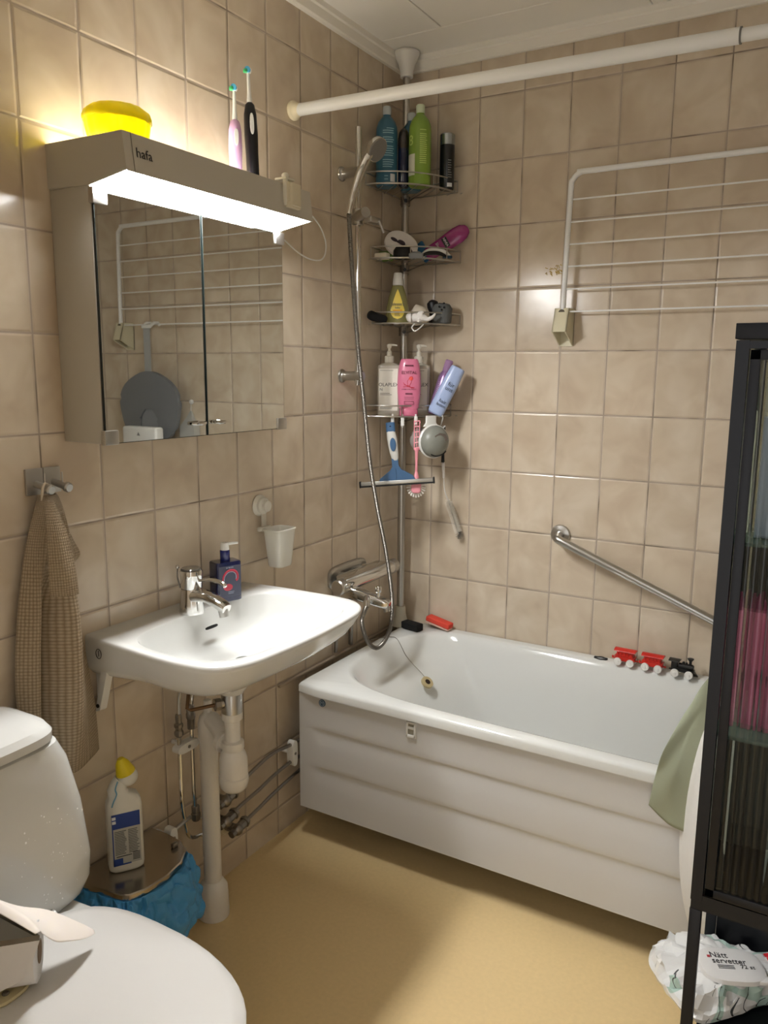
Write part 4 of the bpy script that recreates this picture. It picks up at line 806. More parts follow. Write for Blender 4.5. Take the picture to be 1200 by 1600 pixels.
tube(bm, [(0, 0, -.094), (0, 0, -.110), (0, 0, -.150), (0, 0, -.176)], [.0085, .0058, .0042, .0046], 12); tube(bm, [(0, 0, -.174), (0, -.001, -.192), (0, -.002, -.205)], [.005, .0095, .012], 14); part('handle', bm, pb, T, world=False)
bm = NB(); rings(bm, [sup((0, y, -.224), a, a*1.35, 28, 4, (1, 0, 0), (0, 0, 1)) for y, a in ((.006, .016), (-.004, .017), (-.009, .015), (-.010, .010))]); part('head', bm, pb, T, world=False)
wbr = mat('bristle_white', '#efebe4', .6)
for i in range(15):
    a = math.radians(-22+(224)*i/14); d = V(math.cos(a), 0, -math.sin(a))
    bm = NB(); p_ = V(0, .002, -.222)+V(d.x*.014, 0, d.z*.018); cyl(bm, p_, p_+V(d.x*.019, .003, d.z*.022), .0020, .0034, 8); part('bristle_tuft', bm, wbr, T, world=False)
# rinse cup: grey domed front, clear drum behind, white ring with a hanging loop
T = thing('rinse_cup', 'grey round shower visor cup with white rim and clear drum, hanging under the basket', 'cup', (.208, -.150, 1.208), 1.02)
gd = mat('dove_grey_plastic', '#85877f', .35)
Mc = T_(0, -.030, 0) @ R_(PI/2, 'X')
bm = NB(); lathe(bm, [(.053, 0), (.053, .006), (.047, .022), (.034, .033), (.018, .039), (.004, .041)], (0, -.020, 0), axis=(0, -1, 0), n=48); part('dome', bm, gd, T, world=False, angle=60)
bm = NB(); lathe(bm, [(.052, 0), (.057, -.002), (.0575, .004), (.054, .008)], (0, -.017, 0), axis=(0, -1, 0), n=48, cap=(False, False)); rings(bm, [sup((-.008, -.012, h), a, .005, 20, 4) for h, a in ((.050, .030), (.062, .020), (.078, .020), (.086, .019))]); part('rim', bm, plast, T, world=False)
bm = NB(); cyl(bm, (0, -.016, 0), (-.0, .072, 0), .047, .040, 40); part('drum', bm, clear('frost_clear', '#ded9d4', .5, .15), T, world=False)
bm = NB(); rings(bm, [[V(x, y, z_) for x, z_ in ((-.020, .020), (.0, .031), (.022, .027), (.034, .010), (.014, -.004))] for y in (-.0560, -.0572)], cap=(True, True)); part('visor_mark', bm, mat('taupe', '#6d635d', .5), T, world=False, smooth=False)
bm = NB()
for i in range(16): a = -2.05+i*.085; cyl(bm, (.045*math.cos(a), -.040, .045*math.sin(a)), (.049*math.cos(a), -.044, .049*math.sin(a)), .002, n=6)
part('spray_teeth', bm, black, T, world=False)
# s-hook, strap and wire bottle brush
bm = NB(); tube(bm, smooth_path([(.222, -.118, 1.288), (.228, -.124, 1.297), (.236, -.118, 1.288), (.228, -.108, 1.270), (.222, -.104, 1.256), (.230, -.104, 1.250), (.238, -.102, 1.258)], 5), .0022, 8); solo(part('s_hook', bm, plast), 'white s-shaped hook at the right end of the bottom basket', 'hook')
T = thing('bottle_brush', 'slim wire bottle brush with twisted bristles hanging at the right below the basket', 'brush', (.225, -.085, 1.25), 0)
bm = NB(); tube(bm, [(.232, -.098, 1.255), (.224, -.088, 1.20), (.219, -.075, 1.13)], [.0055, .0048, .0062], 10); part('strap', bm, black, T)
bm = NB(); tube(bm, [(.2185, -.072, 1.128), (.2165, -.060, 1.072)], [.0060, .0044], 12); part('handle', bm, mat('grey_white_plastic', '#dedcd8', .35), T)
wp = smooth_path([(.2165, -.060, 1.074), (.216, -.052, 1.03), (.221, -.040, 1.0), (.225, -.032, .985), (.240, -.030, .935), (.262, -.030, .880), (.266, -.030, .872)], 8)
bm = NB(); tube(bm, wp, .0017, 6); part('wire', bm, plast, T)
bm = NB(); hp = []
a_, b_ = V(.222, -.036, .992), V(.264, -.030, .878); dd = (b_-a_).normalized(); u_ = dd.orthogonal().normalized(); v_ = dd.cross(u_)
for i in range(420):
    t = i/419; r = .0140*(1 if t > .06 else .6); an = t*30*2*PI; c_ = a_.lerp(b_, t); r = r if i % 2 else .002; hp.append(c_+u_*r*math.cos(an)+v_*r*math.sin(an))
tube(bm, hp, .0009, 4); part('bristles', bm, mat('nylon', '#ded9ce', .5), T, smooth=False)
bm = NB(); hp = []
for i in range(160):
    a1 = rnd.random()*6.28; a2 = rnd.random()*PI; r = .016 if i % 2 else .002; hp.append(V(.266+r*math.cos(a1)*math.sin(a2), -.026+r*.8*math.sin(a1)*math.sin(a2), .868+r*math.cos(a2)))
tube(bm, hp, .00055, 4); part('tip_bristles', bm, mat('nylon_grey', '#77726a', .6), T, smooth=False)

# ================================================================== SUCTION CUP TUMBLER
T = thing('tumbler_holder', 'white suction-cup holder with tapered cup on the tiles right of the soap bottle', 'holder', (.0, -.812, .97))
bm = NB(); lathe(bm, [(.030, .0008), (.031, .004), (.027, .010), (.024, .012), (.0235, .020), (.019, .024), (.0165, .025), (.0155, .034), (.012, .036)], (0, -.812, 1.060), axis=(1, 0, 0)); part('suction_cup', bm, plastg, T)
bm = NB(); box(bm, (.014, -.808, 1.015), (.006, .018, .06), bev=.002); box(bm, (.018, -.812, .995), (.012, .05, .012), bev=.003); part('arm', bm, plastg, T)
def cupr(z_, s, rx=.033, ry=.040): return sup((.060, -.795, z_), rx*s, ry*s, 44, 4.5)
bm = NB(); rings(bm, [cupr(.893, .72), cupr(.889, .70)]); bm.free()
bm = NB(); rings(bm, [cupr(.888, .60), cupr(.888, .70), cupr(.892, .75), cupr(.985, 1.0), cupr(.992, 1.02), cupr(.993, 1.09), cupr(.997, 1.09), cupr(.998, 1.02), cupr(.994, .95), cupr(.90, .70)], cap=(True, True)); part('cup', bm, mat('frosted_white', '#d9d7cd', .35, sss=.1), T)

# ================================================================== TOWEL HOOK AND TOWEL
T = thing('towel_hook', 'brushed metal double hook plate on the tiles left below the mirror cabinet', 'hook', (0, -1.512, 1.208))
bm = NB(); box(bm, (.004, -1.533, 1.210), (.006, .040, .054), bev=.001); box(bm, (.004, -1.491, 1.210), (.006, .040, .054), bev=.001); part('plate', bm, steel, T)
for y in (-1.530, -1.488):
    bm = NB(); cyl(bm, (.006, y, 1.205), (.048, y, 1.197), .0072, n=18); lathe(bm, [(.0095, 0), (.0105, .002), (.0105, .008), (.008, .011)], (.045, y, 1.198), axis=(1, 0, -.2)); cyl(bm, (.034, y, 1.202), (.034, y, 1.228), .0018, n=8); part('peg', bm, chrome2, T)
tw = bpy.data.materials.new('towel_waffle'); tw.use_nodes = True; nt = tw.node_tree; b = nt.nodes['Principled BSDF']; b.inputs['Base Color'].default_value = lin('#a3937c'); b.inputs['Roughness'].default_value = .95
uvn = nt.nodes.new('ShaderNodeTexCoord'); vo = nt.nodes.new('ShaderNodeTexVoronoi'); vo.inputs['Scale'].default_value = 1; vo.inputs['Randomness'].default_value = .1
mp = nt.nodes.new('ShaderNodeMapping'); mp.inputs['Scale'].default_value = (34, 108, 1); nt.links.new(uvn.outputs['UV'], mp.inputs[0]); nt.links.new(mp.outputs[0], vo.inputs['Vector'])
cr = nt.nodes.new('ShaderNodeValToRGB'); cr.color_ramp.elements[0].position = .15; cr.color_ramp.elements[0].color = lin('#b0a089'); cr.color_ramp.elements[1].position = .6; cr.color_ramp.elements[1].color = lin('#87775f')
nt.links.new(vo.outputs['Distance'], cr.inputs[0]); nt.links.new(cr.outputs[0], b.inputs['Base Color'])
bp = nt.nodes.new('ShaderNodeBump'); bp.inputs['Strength'].default_value = .9; bp.inputs['Distance'].default_value = .003; bp.invert = True; nt.links.new(vo.outputs['Distance'], bp.inputs['Height']); nt.links.new(bp.outputs[0], b.inputs['Normal'])
def cloth(name, rows, m, parent=None, thick=.004, nu=48, nv=60, us=1, vs_=1, **k):
    "rows: list of polylines (top to bottom); resampled to a smooth sheet with UVs"
    A = []
    for r in rows:
        P = smooth_path(r, 10); A.append([P[min(len(P)-1, round(i*(len(P)-1)/nu))] for i in range(nu+1)])
    cols = []
    for i in range(nu+1):
        P = smooth_path([a[i] for a in A], 10); cols.append([P[min(len(P)-1, round(j*(len(P)-1)/nv))] for j in range(nv+1)])
    bm = NB(); uv = bm.loops.layers.uv.new('UVMap'); vs = [[bm.verts.new(p) for p in c] for c in cols]
    for i in range(nu):
        for j in range(nv):
            f = bm.faces.new((vs[i][j], vs[i+1][j], vs[i+1][j+1], vs[i][j+1]))
            for lp, (a, c) in zip(f.loops, ((i, j), (i+1, j), (i+1, j+1), (i, j+1))): lp[uv].uv = (us*a/nu, vs_*c/nv)
    o = part(name, bm, m, parent, angle=80, **k)
    if thick:
        md = o.modifiers.new('t', 'SOLIDIFY'); md.thickness = thick; md.offset = 0
    return o
T = thing('hand_towel', 'beige waffle-weave hand towel hanging from the metal hook', 'towel', (.04, -1.53, .6))
def row(z_, ys, xs): return [V(x, y, z_) for x, y in zip(xs, ys)]
main = [row(1.186, (-1.545, -1.540, -1.530, -1.520, -1.512, -1.506), (.030, .045, .050, .050, .042, .030)),
        row(1.160, (-1.552, -1.546, -1.532, -1.518, -1.505, -1.498), (.028, .055, .062, .058, .048, .028)),
        row(1.08, (-1.575, -1.562, -1.540, -1.515, -1.497, -1.487), (.022, .050, .072, .050, .060, .026)),
        row(.95, (-1.602, -1.578, -1.566, -1.515, -1.487, -1.468), (.020, .058, .014, .082, .052, .022)),
        row(.82, (-1.618, -1.588, -1.576, -1.520, -1.478, -1.450), (.020, .056, .010, .088, .048, .024)),
        row(.70, (-1.618, -1.590, -1.578, -1.528, -1.468, -1.435), (.022, .050, .012, .086, .046, .026)),
        row(.585, (-1.600, -1.575, -1.560, -1.530, -1.462, -1.430), (.024, .042, .034, .070, .044, .026))]
cloth('cloth', main, tw, T)
flap = [row(1.178, (-1.552, -1.547, -1.541), (.062, .072, .070)), row(1.12, (-1.564, -1.551, -1.534), (.076, .092, .096)), row(1.05, (-1.570, -1.550, -1.526), (.082, .100, .104)), row(.985, (-1.566, -1.546, -1.521), (.078, .098, .106))]
cloth('folded_corner', flap, tw, T, nu=20, nv=30, us=.35, vs_=.34)
flap2 = [row(1.115, (-1.495, -1.490, -1.487), (.034, .034, .032)), row(1.075, (-1.494, -1.480, -1.466), (.034, .035, .030)), row(1.045, (-1.492, -1.474, -1.452), (.034, .034, .028)), row(1.028, (-1.490, -1.484, -1.478), (.034, .034, .030))]
cloth('back_corner', flap2, tw, T, nu=16, nv=20, us=.3, vs_=.15)
bm = NB(); tube(bm, smooth_path([(.042, -1.545, 1.175), (.040, -1.540, 1.20), (.040, -1.533, 1.209), (.040, -1.524, 1.200), (.042, -1.520, 1.180)], 5), .003, 8); part('hanging_loop', bm, mat('loop_beige', '#c4b8a4', .9), T)

# ================================================================== WALL DRYING RACK
rackm = mat('rack_white', '#e8e8e6', .3)
T = thing('drying_rack', 'white wall-mounted clothes drying rack folded up on the back wall', 'drying rack', (1.12, -.05, 1.52))
XL, XRr = .617, 1.640
bm = NB(); fr = [(XL, -.052, 1.615), (XL+.002, -.052, 1.75), (XL+.008, -.052, 1.99), (XL+.014, -.052, 2.022), (XL+.035, -.052, 2.040), (XL+.07, -.052, 2.043), (1.12, -.052, 2.043), (XRr-.07, -.052, 2.043), (XRr-.035, -.052, 2.040), (XRr-.014, -.052, 2.022), (XRr-.008, -.052, 1.99), (XRr-.002, -.052, 1.75), (XRr, -.052, 1.60)]
tube(bm, smooth_path(fr, 5), .0085, 14); part('frame', bm, rackm, T)
for i, z_ in enumerate((1.964, 1.898, 1.832, 1.766, 1.698, 1.629)):
    q = .010*(z_-1.6)/.4
    bm = NB(); cyl(bm, (XL+.004+q, -.052, z_), (XRr-.004-q, -.052, z_), .0027, n=10); part('rod', bm, rackm, T)
for xx in (XL, XRr):
    bm = NB(); M0 = T_(xx, 0, 0)
    o = [(-.002, 1.632), (-.066, 1.636), (-.105, 1.548), (-.095, 1.528), (-.002, 1.512)]
    for a, b_ in ((-.024, -.020), (.018, .022)): rings(bm, [[V(xx+s_, y, z_) for y, z_ in ((-.0005, 1.640), (-.058, 1.640), (-.082, 1.566), (-.0005, 1.524))] for s_ in (a, b_)])
    rings(bm, [[V(xx+s_, y, z_) for y, z_ in ((-.058, 1.640), (-.054, 1.640), (-.078, 1.566), (-.082, 1.566))] for s_ in (-.024, .022)])
    rings(bm, [[V(xx+s_, y, z_) for y, z_ in ((-.0005, 1.524), (-.0005, 1.640), (-.004, 1.640), (-.004, 1.524))] for s_ in (-.024, .022)])
    br = part('wall_bracket', bm, mat('bracket_cream', '#d6cfb2', .4), T)
    bm = NB(); rings(bm, [sup((xx-.001, y, 1.622), .0105, .014, 20, 2.5, (1, 0, 0), (0, 0, 1)) for y in (-.0575, -.062)]); part('slot', bm, mat('slot_dark', '#5a5446', .7), br)

# ================================================================== GRAB BAR
T = thing('grab_bar', 'chrome grab bar slanting down to the right on the back wall above the tub', 'grab bar', (.64, -.03, .89))
ga, gb = V(.632, -.058, .902), V(1.30, -.058, .640)
bm = NB(); tube(bm, smooth_path([V(.628, -.004, .905), V(.629, -.030, .9045), V(.637, -.052, .900), V(.665, -.062, .889), V(.95, -.062, .7775), V(1.30, -.062, .640), V(1.328, -.052, .629), V(1.336, -.030, .626), V(1.337, -.004, .6255)], 6), .0135, 20); part('bar', bm, chrome2, T)
for q in ((.628, .905), (1.337, .6255)):
    bm = NB(); lathe(bm, [(.033, .0008), (.034, .004), (.031, .010), (.020, .013), (.016, .014)], (q[0], 0, q[1]), axis=(0, -1, 0)); part('flange', bm, chrome2, T)
ys = mat('sticker_residue', '#b79a4c', .8)
rnd.seed(3); bm = NB()
for i in range(26):
    x = .535+.058*rnd.random(); z_ = 1.752+.026*rnd.random(); pr_ = [(x, z_), (x+.006*rnd.random(), z_+.010*(rnd.random()-.5)), (x+.004+.004*rnd.random(), z_-.008*rnd.random())]
    tube(bm, [V(a, -.0009, c) for a, c in pr_], .0011, 5)
o = solo(part('sticker_residue', bm, ys, smooth=False), 'yellowish scratchy sticker residue on the back wall tiles left of the drying rack', 'residue'); o['kind'] = 'stuff'

# ================================================================== TOILET
T = thing('toilet', 'white porcelain toilet with closed lid against the left wall', 'toilet', (.35, -1.81, 0))
ty = -1.812
def tr_(x, z0): return z0
def tsec(z_, xb, xf_, hw, e=5): return [V(p.x, p.y, z_) for p in sup(((xb+xf_)/2, ty, z_), (xf_-xb)/2, hw, 48, e)]
bm = NB(); rings(bm, [tsec(.378, .03, .17, .165), tsec(.384, .012, .190, .190), tsec(.402, .008, .203, .212, 5.5), tsec(.43, .006, .209, .224, 6), tsec(.48, .006, .210, .228, 6), tsec(.60, .006, .208, .213, 6), tsec(.70, .006, .205, .188, 6), tsec(.740, .008, .202, .168, 6), tsec(.746, .012, .19, .15, 5)]); part('tank', bm, porc, T)
bm = NB(); rings(bm, [tsec(.7475, .008, .200, .156, 5), tsec(.749, .003, .207, .161, 5), tsec(.765, .003, .207, .162, 5), tsec(.777, .008, .198, .156, 4.5), tsec(.784, .03, .17, .14, 4)]); part('tank_lid', bm, porc, T)
bm = NB(); lathe(bm, [(.022, .783), (.022, .789), (.019, .791)], (.1, ty, 0)); part('flush_button', bm, chrome2, T)
def bowl(z_, x0, x1, hw, n=48):
    pts = []
    for i in range(n):
        a = 2*PI*(i+.5)/n; c, s = math.cos(a), math.sin(a); cx0 = x0+(x1-x0)*.45
        rx = (x1-cx0) if c > 0 else (cx0-x0); ee = 2/2.15 if c > 0 else 2/3.2
        pts.append(V(cx0+rx*math.copysign(abs(c)**ee, c), ty+hw*math.copysign(abs(s)**ee, s), z_))
    return pts
bm = NB(); rings(bm, [bowl(.0005, .16, .50, .105), bowl(.02, .16, .50, .100), bowl(.12, .14, .50, .10), bowl(.22, .10, .56, .125), bowl(.30, .05, .67, .165), bowl(.36, .03, .71, .180), bowl(.388, .03, .716, .182), bowl(.393, .04, .705, .175)]); part('bowl', bm, porc, T)
st = mat('seat_plastic', '#d2d1ce', .22, coat=.2)
bm = NB(); rings(bm, [bowl(.3945, .225, 0.722, .180), bowl(.396, .220, 0.727, .184), bowl(.404, .220, 0.728, .185), bowl(.407, .223, 0.725, .183)]); part('seat', bm, st, T)
bm = NB(); rings(bm, [bowl(.4085, .222, 0.724, .182), bowl(.4105, .216, 0.730, .187), bowl(.4165, .216, 0.731, .188), bowl(.4215, .220, 0.726, .184), bowl(.4245, .240, .705, .168), bowl(.4260, .30, .55, .10)]); part('seat_lid', bm, st, T, angle=50)
bm = NB()
for s in (-.08, .08): cyl(bm, (.212, ty+s-.03, .408), (.212, ty+s+.03, .408), .011, n=16)
part('hinge', bm, st, T)
rnd.seed(11); bm = NB()
for i in range(46):
    y = -1.69+.05*rnd.gauss(0, .6)-.01*rnd.random()*3; z_ = .62-.20*rnd.random()**1.3; r = .0008+.0012*rnd.random()**2; ball(bm, (.2090+(.0012 if z_ < .55 else -.0006), y, z_), r, .5, 1, 1.2, seg=8)
wd = part('water_drops', bm, mat('droplet', '#ffffff', .05, coat=1), T); wd['kind'] = 'stuff'

# ---- paper holder resting on the lid
T = thing('paper_holder', 'chrome toilet paper holder with flap and roll on the toilet lid', 'paper holder', (.305, -1.884, .4262))
mirs = mat('mirror_steel', '#8d8a84', .12, 1)
pl_ = [(.397, -1.862), (.300, -1.960), (.165, -1.930), (.170, -1.858), (.289, -1.857)]
bm = NB(); rings(bm, [[V(x, y, z_) for x, y in pl_] for z_ in (.5430, .5455)]); rings(bm, [[V(x, y, z_) for x, y in ((.397, -1.862), (.300, -1.960), (.2985, -1.9585), (.3955, -1.8605))] for z_ in (.536, .5430)]); part('cover_flap', bm, mirs, T, smooth=False)
ua = V(-.7071, -.7071, 0)
bm = NB(); c0 = V(.362, -1.829, .4820); rings(bm, [sup(c0+ua*q, r, r, 48, 2, (.7071, -.7071, 0), (0, 0, 1)) for q, r in ((.010, .044), (.012, .0475), (.108, .0475), (.110, .044))]); rl = part('roll', bm, mat('tissue', '#d8d6d4', .9, bump=.2, bscale=60), T)
bm = NB(); rings(bm, [sup(c0+ua*q, .019, .019, 32, 2, (.7071, -.7071, 0), (0, 0, 1)) for q in (.0088, .0098)]); part('core', bm, mat('cardboard', '#7b6650', .9), rl)
bm = NB(); rings(bm, [[V(.397, -1.862, .537), V(.383, -1.876, .481), V(.372, -1.886, .467), V(.345, -1.914, .452), V(.310, -1.949, .448), V(.300, -1.959, .537)], [V(.3962, -1.8612, .537), V(.3822, -1.8752, .481), V(.3712, -1.8852, .467), V(.3442, -1.9132, .452), V(.3092, -1.9482, .448), V(.2992, -1.9582, .537)]]); part('hanging_sheet', bm, mat('tissue', '#d8d6d4', .9), T, smooth=False)
bm = NB(); rings(bm, [sup((.305, -1.884, z_), a, b_, 36, 3) for z_, a, b_ in ((.4263, .050, .040), (.4300, .052, .042), (.4333, .050, .040))]); part('base', bm, mat('cream_base', '#cfc49c', .4), T)
bm = NB(); lathe(bm, [(.006, .4332), (.006, .4345), (.004, .436)], (.338, -1.890, 0)); part('screw', bm, dsteel, T)
tail = [[V(.180, -1.868, .549), V(.250, -1.866, .549), V(.330, -1.866, .549), V(.392, -1.866, .548)],
        [V(.190, -1.850, .554), V(.260, -1.850, .554), V(.340, -1.851, .552), V(.392, -1.856, .546)],
        [V(.250, -1.842, .545), V(.300, -1.838, .540), V(.350, -1.835, .532), V(.375, -1.842, .526)],
        [V(.285, -1.822, .530), V(.325, -1.815, .520), V(.365, -1.815, .510), V(.382, -1.824, .502)],
        [V(.320, -1.790, .515), V(.345, -1.790, .506), V(.368, -1.795, .498), V(.386, -1.803, .490)],
        [V(.350, -1.752, .478), V(.362, -1.756, .474), V(.372, -1.762, .471), V(.380, -1.767, .468)],
        [V(.362, -1.732, .455), V(.364, -1.733, .454), V(.366, -1.734, .453), V(.368, -1.735, .452)]]
cloth('paper_tail', tail, mat('tissue_tail', '#ece4dc', .9, sss=.2), T, thick=.0006, nu=16, nv=30)

# ================================================================== WASTE BIN AND CLEANER
T = thing('waste_bin', 'steel-lidded waste bin with blue liner against the left wall', 'bin', (.1, -1.375, 0))
bin_o = [(.010, -1.268), (.06, -1.266), (.115, -1.272), (.150, -1.292), (.176, -1.335), (.185, -1.39), (.180, -1.45), (.165, -1.482), (.150, -1.492), (.10, -1.500), (.05, -1.506), (.010, -1.508)]
def bsec(z_, s, out=0): return [V(max(.006, .008+(x-.008)*s), -1.388+(y+1.388)*s, z_) for x, y in bin_o]
bm = NB(); rings(bm, [bsec(.001, .80), bsec(.01, .84), bsec(.27, .92), bsec(.283, .93)]); part('body', bm, mat('bin_grey', '#7d7b78', .4, .7), T)
bm = NB(); rings(bm, [bsec(.286, .97), bsec(.284, 1.0), bsec(.296, 1.0), bsec(.2985, .985)]); ld = part('lid', bm, mat('lid_steel', '#b5aea4', .2, 1), T)
bm = NB(); box(bm, (.12, -1.30, .3045), (.01, .016, .012), bev=.002); part('lid_catch', bm, dsteel, ld)
bagm = mat('blue_liner', '#4592ca', .25, sss=.15)
rs = []
base = smooth_path([V(x, y, 0) for x, y in bin_o], 14)
KS = ((.281, .955), (.284, 1.02), (.270, 1.06), (.245, 1.10), (.215, 1.14), (.185, 1.165), (.155, 1.17), (.130, 1.14), (.118, 1.08), (.128, .99))
for kk in range(46):
    f = kk/45*(len(KS)-1); k = min(int(f), len(KS)-2); t = f-k
    z_ = KS[k][0]*(1-t)+KS[k+1][0]*t; s_ = KS[k][1]*(1-t)+KS[k+1][1]*t; am = min(1, max(0, f-.6)*.8); row_ = []
    for i, q in enumerate(base):
        u = i/14
        n_ = abs(noise.noise(V(u*1.1, z_*11, 1.3)))*.16+abs(noise.noise(V(u*2.6+z_*9, z_*24, 4)))*.10-.05
        ss = s_+n_*am; row_.append(V(max(.003, .008+(q.x-.008)*ss), -1.388+(q.y+1.388)*ss, z_+am*.016*noise.noise(V(u*1.9, f, 9))))
    rs.append(row_)
bm = NB(); rings(bm, rs, closed=False); o = part('liner', bm, bagm, T, angle=14); md = o.modifiers.new('t', 'SOLIDIFY'); md.thickness = .0012
T = thing('cleaner_bottle', 'white toilet cleaner bottle with yellow cap and angled neck on the bin lid', 'bottle', (.078, -1.412, .2990), 1.0)
wpe = mat('white_pe', '#d9d8d0', .35)
bm = NB(); rings(bm, [sup((0, 0, h), a, b_, 40, 3.4) for h, a, b_ in ((0, .034, .021), (.004, .0385, .025), (.012, .040, .026), (.150, .040, .026), (.168, .038, .024), (.180, .032, .021))] + [sup((-.006+o_, 0, h), a, b_, 40, 2.6, (math.cos(t), 0, -math.sin(t)), (0, 1, 0)) for o_, h, a, b_, t in ((-.004, .192, .024, .018, .15), (-.003, .205, .019, .016, .35), (.004, .216, .017, .0155, .75))]); part('body', bm, wpe, T, world=False, angle=50)
bm = NB(); ball(bm, (.012, 0, .222), .0225, 1.05, .95, 1.0); part('neck', bm, wpe, T, world=False)
bm = NB(); ax_ = V(-.22, 0, 1).normalized(); lathe(bm, [(.0218, 0), (.0222, .003), (.0150, .026), (.0085, .036), (.0070, .038)], V(.009, 0, .232), axis=(-.28, 0, .96), n=24); part('cap', bm, mat('yellow_cap', '#d9c51c', .35), T, world=False)
bm = NB(); rect(bm, -.031, .031, .022, .148, -.0258); lb_ = part('label', bm, mat('grey_label', '#aeb0ad', .5), T, world=False, smooth=False)
bm = NB(); rect(bm, -.031, .031, .112, .148, -.0262); rect(bm, -.031, -.0285, .022, .112, -.0262); rect(bm, -.031, -.010, .022, .038, -.0262); rect(bm, -.031, .008, .0205, .0240, -.0262); part('blue_panel', bm, mat('royal_blue', '#1c3f8c', .45), T, world=False, smooth=False)
bm = NB()
for i in range(15): zz = .104-.0040*i; rect(bm, -.026, .000-.006*rnd.random(), zz, zz+.0016, -.0263); rect(bm, .004, .028-.006*rnd.random(), zz, zz+.0016, -.0263)
rect(bm, -.024, .010, .0415, .0440, -.0263)
for i in range(6): rect(bm, .012, .028, .028+.0035*i, .0300+.0035*i, -.0263)
part('fine_print', bm, mat('print_grey', '#55585a', .6), T, world=False, smooth=False)
bm = NB()
for x_, z_ in ((-.026, .139), (-.026, .129)): rect(bm, x_-.004, x_+.004, z_-.0035, z_+.0035, -.0265)
part('hazard_icons', bm, mat('icon_white', '#d8dde4', .5), T, world=False, smooth=False)
bm = NB(); text(bm, 'WC-RENT', .0055, T_(.004, -.0252, .014)); part('embossed_text', bm, ink, T, world=False, smooth=False)
bm = NB(); tube(bm, smooth_path([(-.012, -.0170, .222), (-.018, -.0185, .205), (-.016, -.0205, .193), (-.024, -.0235, .178), (-.028, -.0225, .166)], 5), .0016, 8); part('blue_gel_streak', bm, mat('gel_blue', '#6fa3c0', .3), T, world=False)

# ================================================================== BLACK DISPLAY CABINET
bk = mat('black_blue_metal', '#0b0e16', .42, .2)
T = thing('display_cabinet', 'tall black metal cabinet with ribbed glass door at the right edge', 'cabinet', (1.49, -1.0, 0))
CX0, CX1, CY0, CY1 = 1.268, 1.700, -1.150, -.860
ZT, ZD0 = 1.520, .495
for x in (CX0+.010, CX1-.010):
    for y in (CY0+.010, CY1-.010): bm = NB(); box(bm, (x, y, (ZD0-.0185)/2+.0003), (.020, .020, ZD0-.0187), bev=.001); part('leg', bm, bk, T)
bm = NB(); box(bm, ((CX0+CX1)/2, (CY0+CY1)/2, ZT-.0125), (CX1-CX0+.004, CY1-CY0+.006, .025), bev=.001); part('top_panel', bm, bk, T)
bm = NB()
box(bm, (CX0+.010, CY0+.010, (ZT-.027+ZD0)/2), (.020, .020, ZT-.027-ZD0)); box(bm, (CX1-.010, CY0+.010, (ZT-.027+ZD0)/2), (.020, .020, ZT-.027-ZD0))
box(bm, (CX0+.010, CY1-.010, (ZT-.027+ZD0)/2), (.020, .020, ZT-.027-ZD0)); box(bm, (CX1-.002, (CY0+CY1)/2, (ZT+ZD0)/2), (.002, CY1-CY0-.04, ZT-ZD0-.03))
box(bm, ((CX0+CX1)/2, CY0+.010, ZT-.034), (CX1-CX0-.04, .018, .012)); box(bm, ((CX0+CX1)/2, (CY0+CY1)/2, ZD0-.003), (CX1-CX0-.002, CY1-CY0-.002, .030))
part('carcass', bm, bk, T, smooth=False)
bm = NB(); box(bm, (CX1-.003, (CY0+CY1)/2, (ZD0+.19)/2), (.003, CY1-CY0-.042, ZD0-.20)); box(bm, ((CX0+CX1)/2, CY1-.003, (ZD0+.19)/2), (CX1-CX0-.042, .003, ZD0-.20)); part('lower_panel', bm, bk, T, smooth=False)
bm = NB(); box(bm, (CX0+.003, (CY0+CY1)/2, (ZT+ZD0)/2-.008), (.003, CY1-CY0-.042, ZT-ZD0-.045)); part('side_glass', bm, clear('side_glass', '#e0e4de', .85), T, smooth=False)
bm = NB(); box(bm, ((CX0+CX1)/2, CY1-.002, (1.16+ZD0)/2), (CX1-CX0-.04, .002, 1.16-ZD0)); part('back_panel', bm, mat('back_grey', '#4d4e4c', .6), T, smooth=False)
bm = NB(); box(bm, ((CX0+CX1)/2, CY1-.002, 1.32), (CX1-CX0-.04, .003, .32)); part('back_glass', bm, clear('pale_glass', '#d8dcd6', .8), T, smooth=False)
# door
d0, d1, e0, e1 = CX0+.0225, CX1-.0225, ZD0+.015, ZT-.042
bm = NB(); fw_ = .016
for c, s in ((((d0+fw_/2), CY0+.006, (e0+e1)/2), (fw_, .014, e1-e0)), (((d1-fw_/2), CY0+.006, (e0+e1)/2), (fw_, .014, e1-e0)), (((d0+d1)/2, CY0+.006, e0+fw_/2), (d1-d0, .014, fw_)), (((d0+d1)/2, CY0+.006, e1-fw_/2), (d1-d0, .014, fw_))): box(bm, c, s, bev=.001)
dr = part('door', bm, bk, T)
gm = bpy.data.materials.new('ribbed_glass'); gm.use_nodes = True; nt = gm.node_tree; nt.nodes.remove(nt.nodes['Principled BSDF'])
g1 = nt.nodes.new('ShaderNodeBsdfRefraction'); g1.inputs['IOR'].default_value = 1.3; g1.inputs['Roughness'].default_value = .02; g1.inputs[0].default_value = lin('#e6e8e4')
g2 = nt.nodes.new('ShaderNodeBsdfGlossy'); g2.inputs['Roughness'].default_value = .06; g2.inputs[0].default_value = lin('#e8e8e6')
g3 = nt.nodes.new('ShaderNodeBsdfTransparent'); g3.inputs[0].default_value = lin('#e2e4e0')
m1 = nt.nodes.new('ShaderNodeMixShader'); m1.inputs[0].default_value = .7; nt.links.new(g3.outputs[0], m1.inputs[1]); nt.links.new(g1.outputs[0], m1.inputs[2])
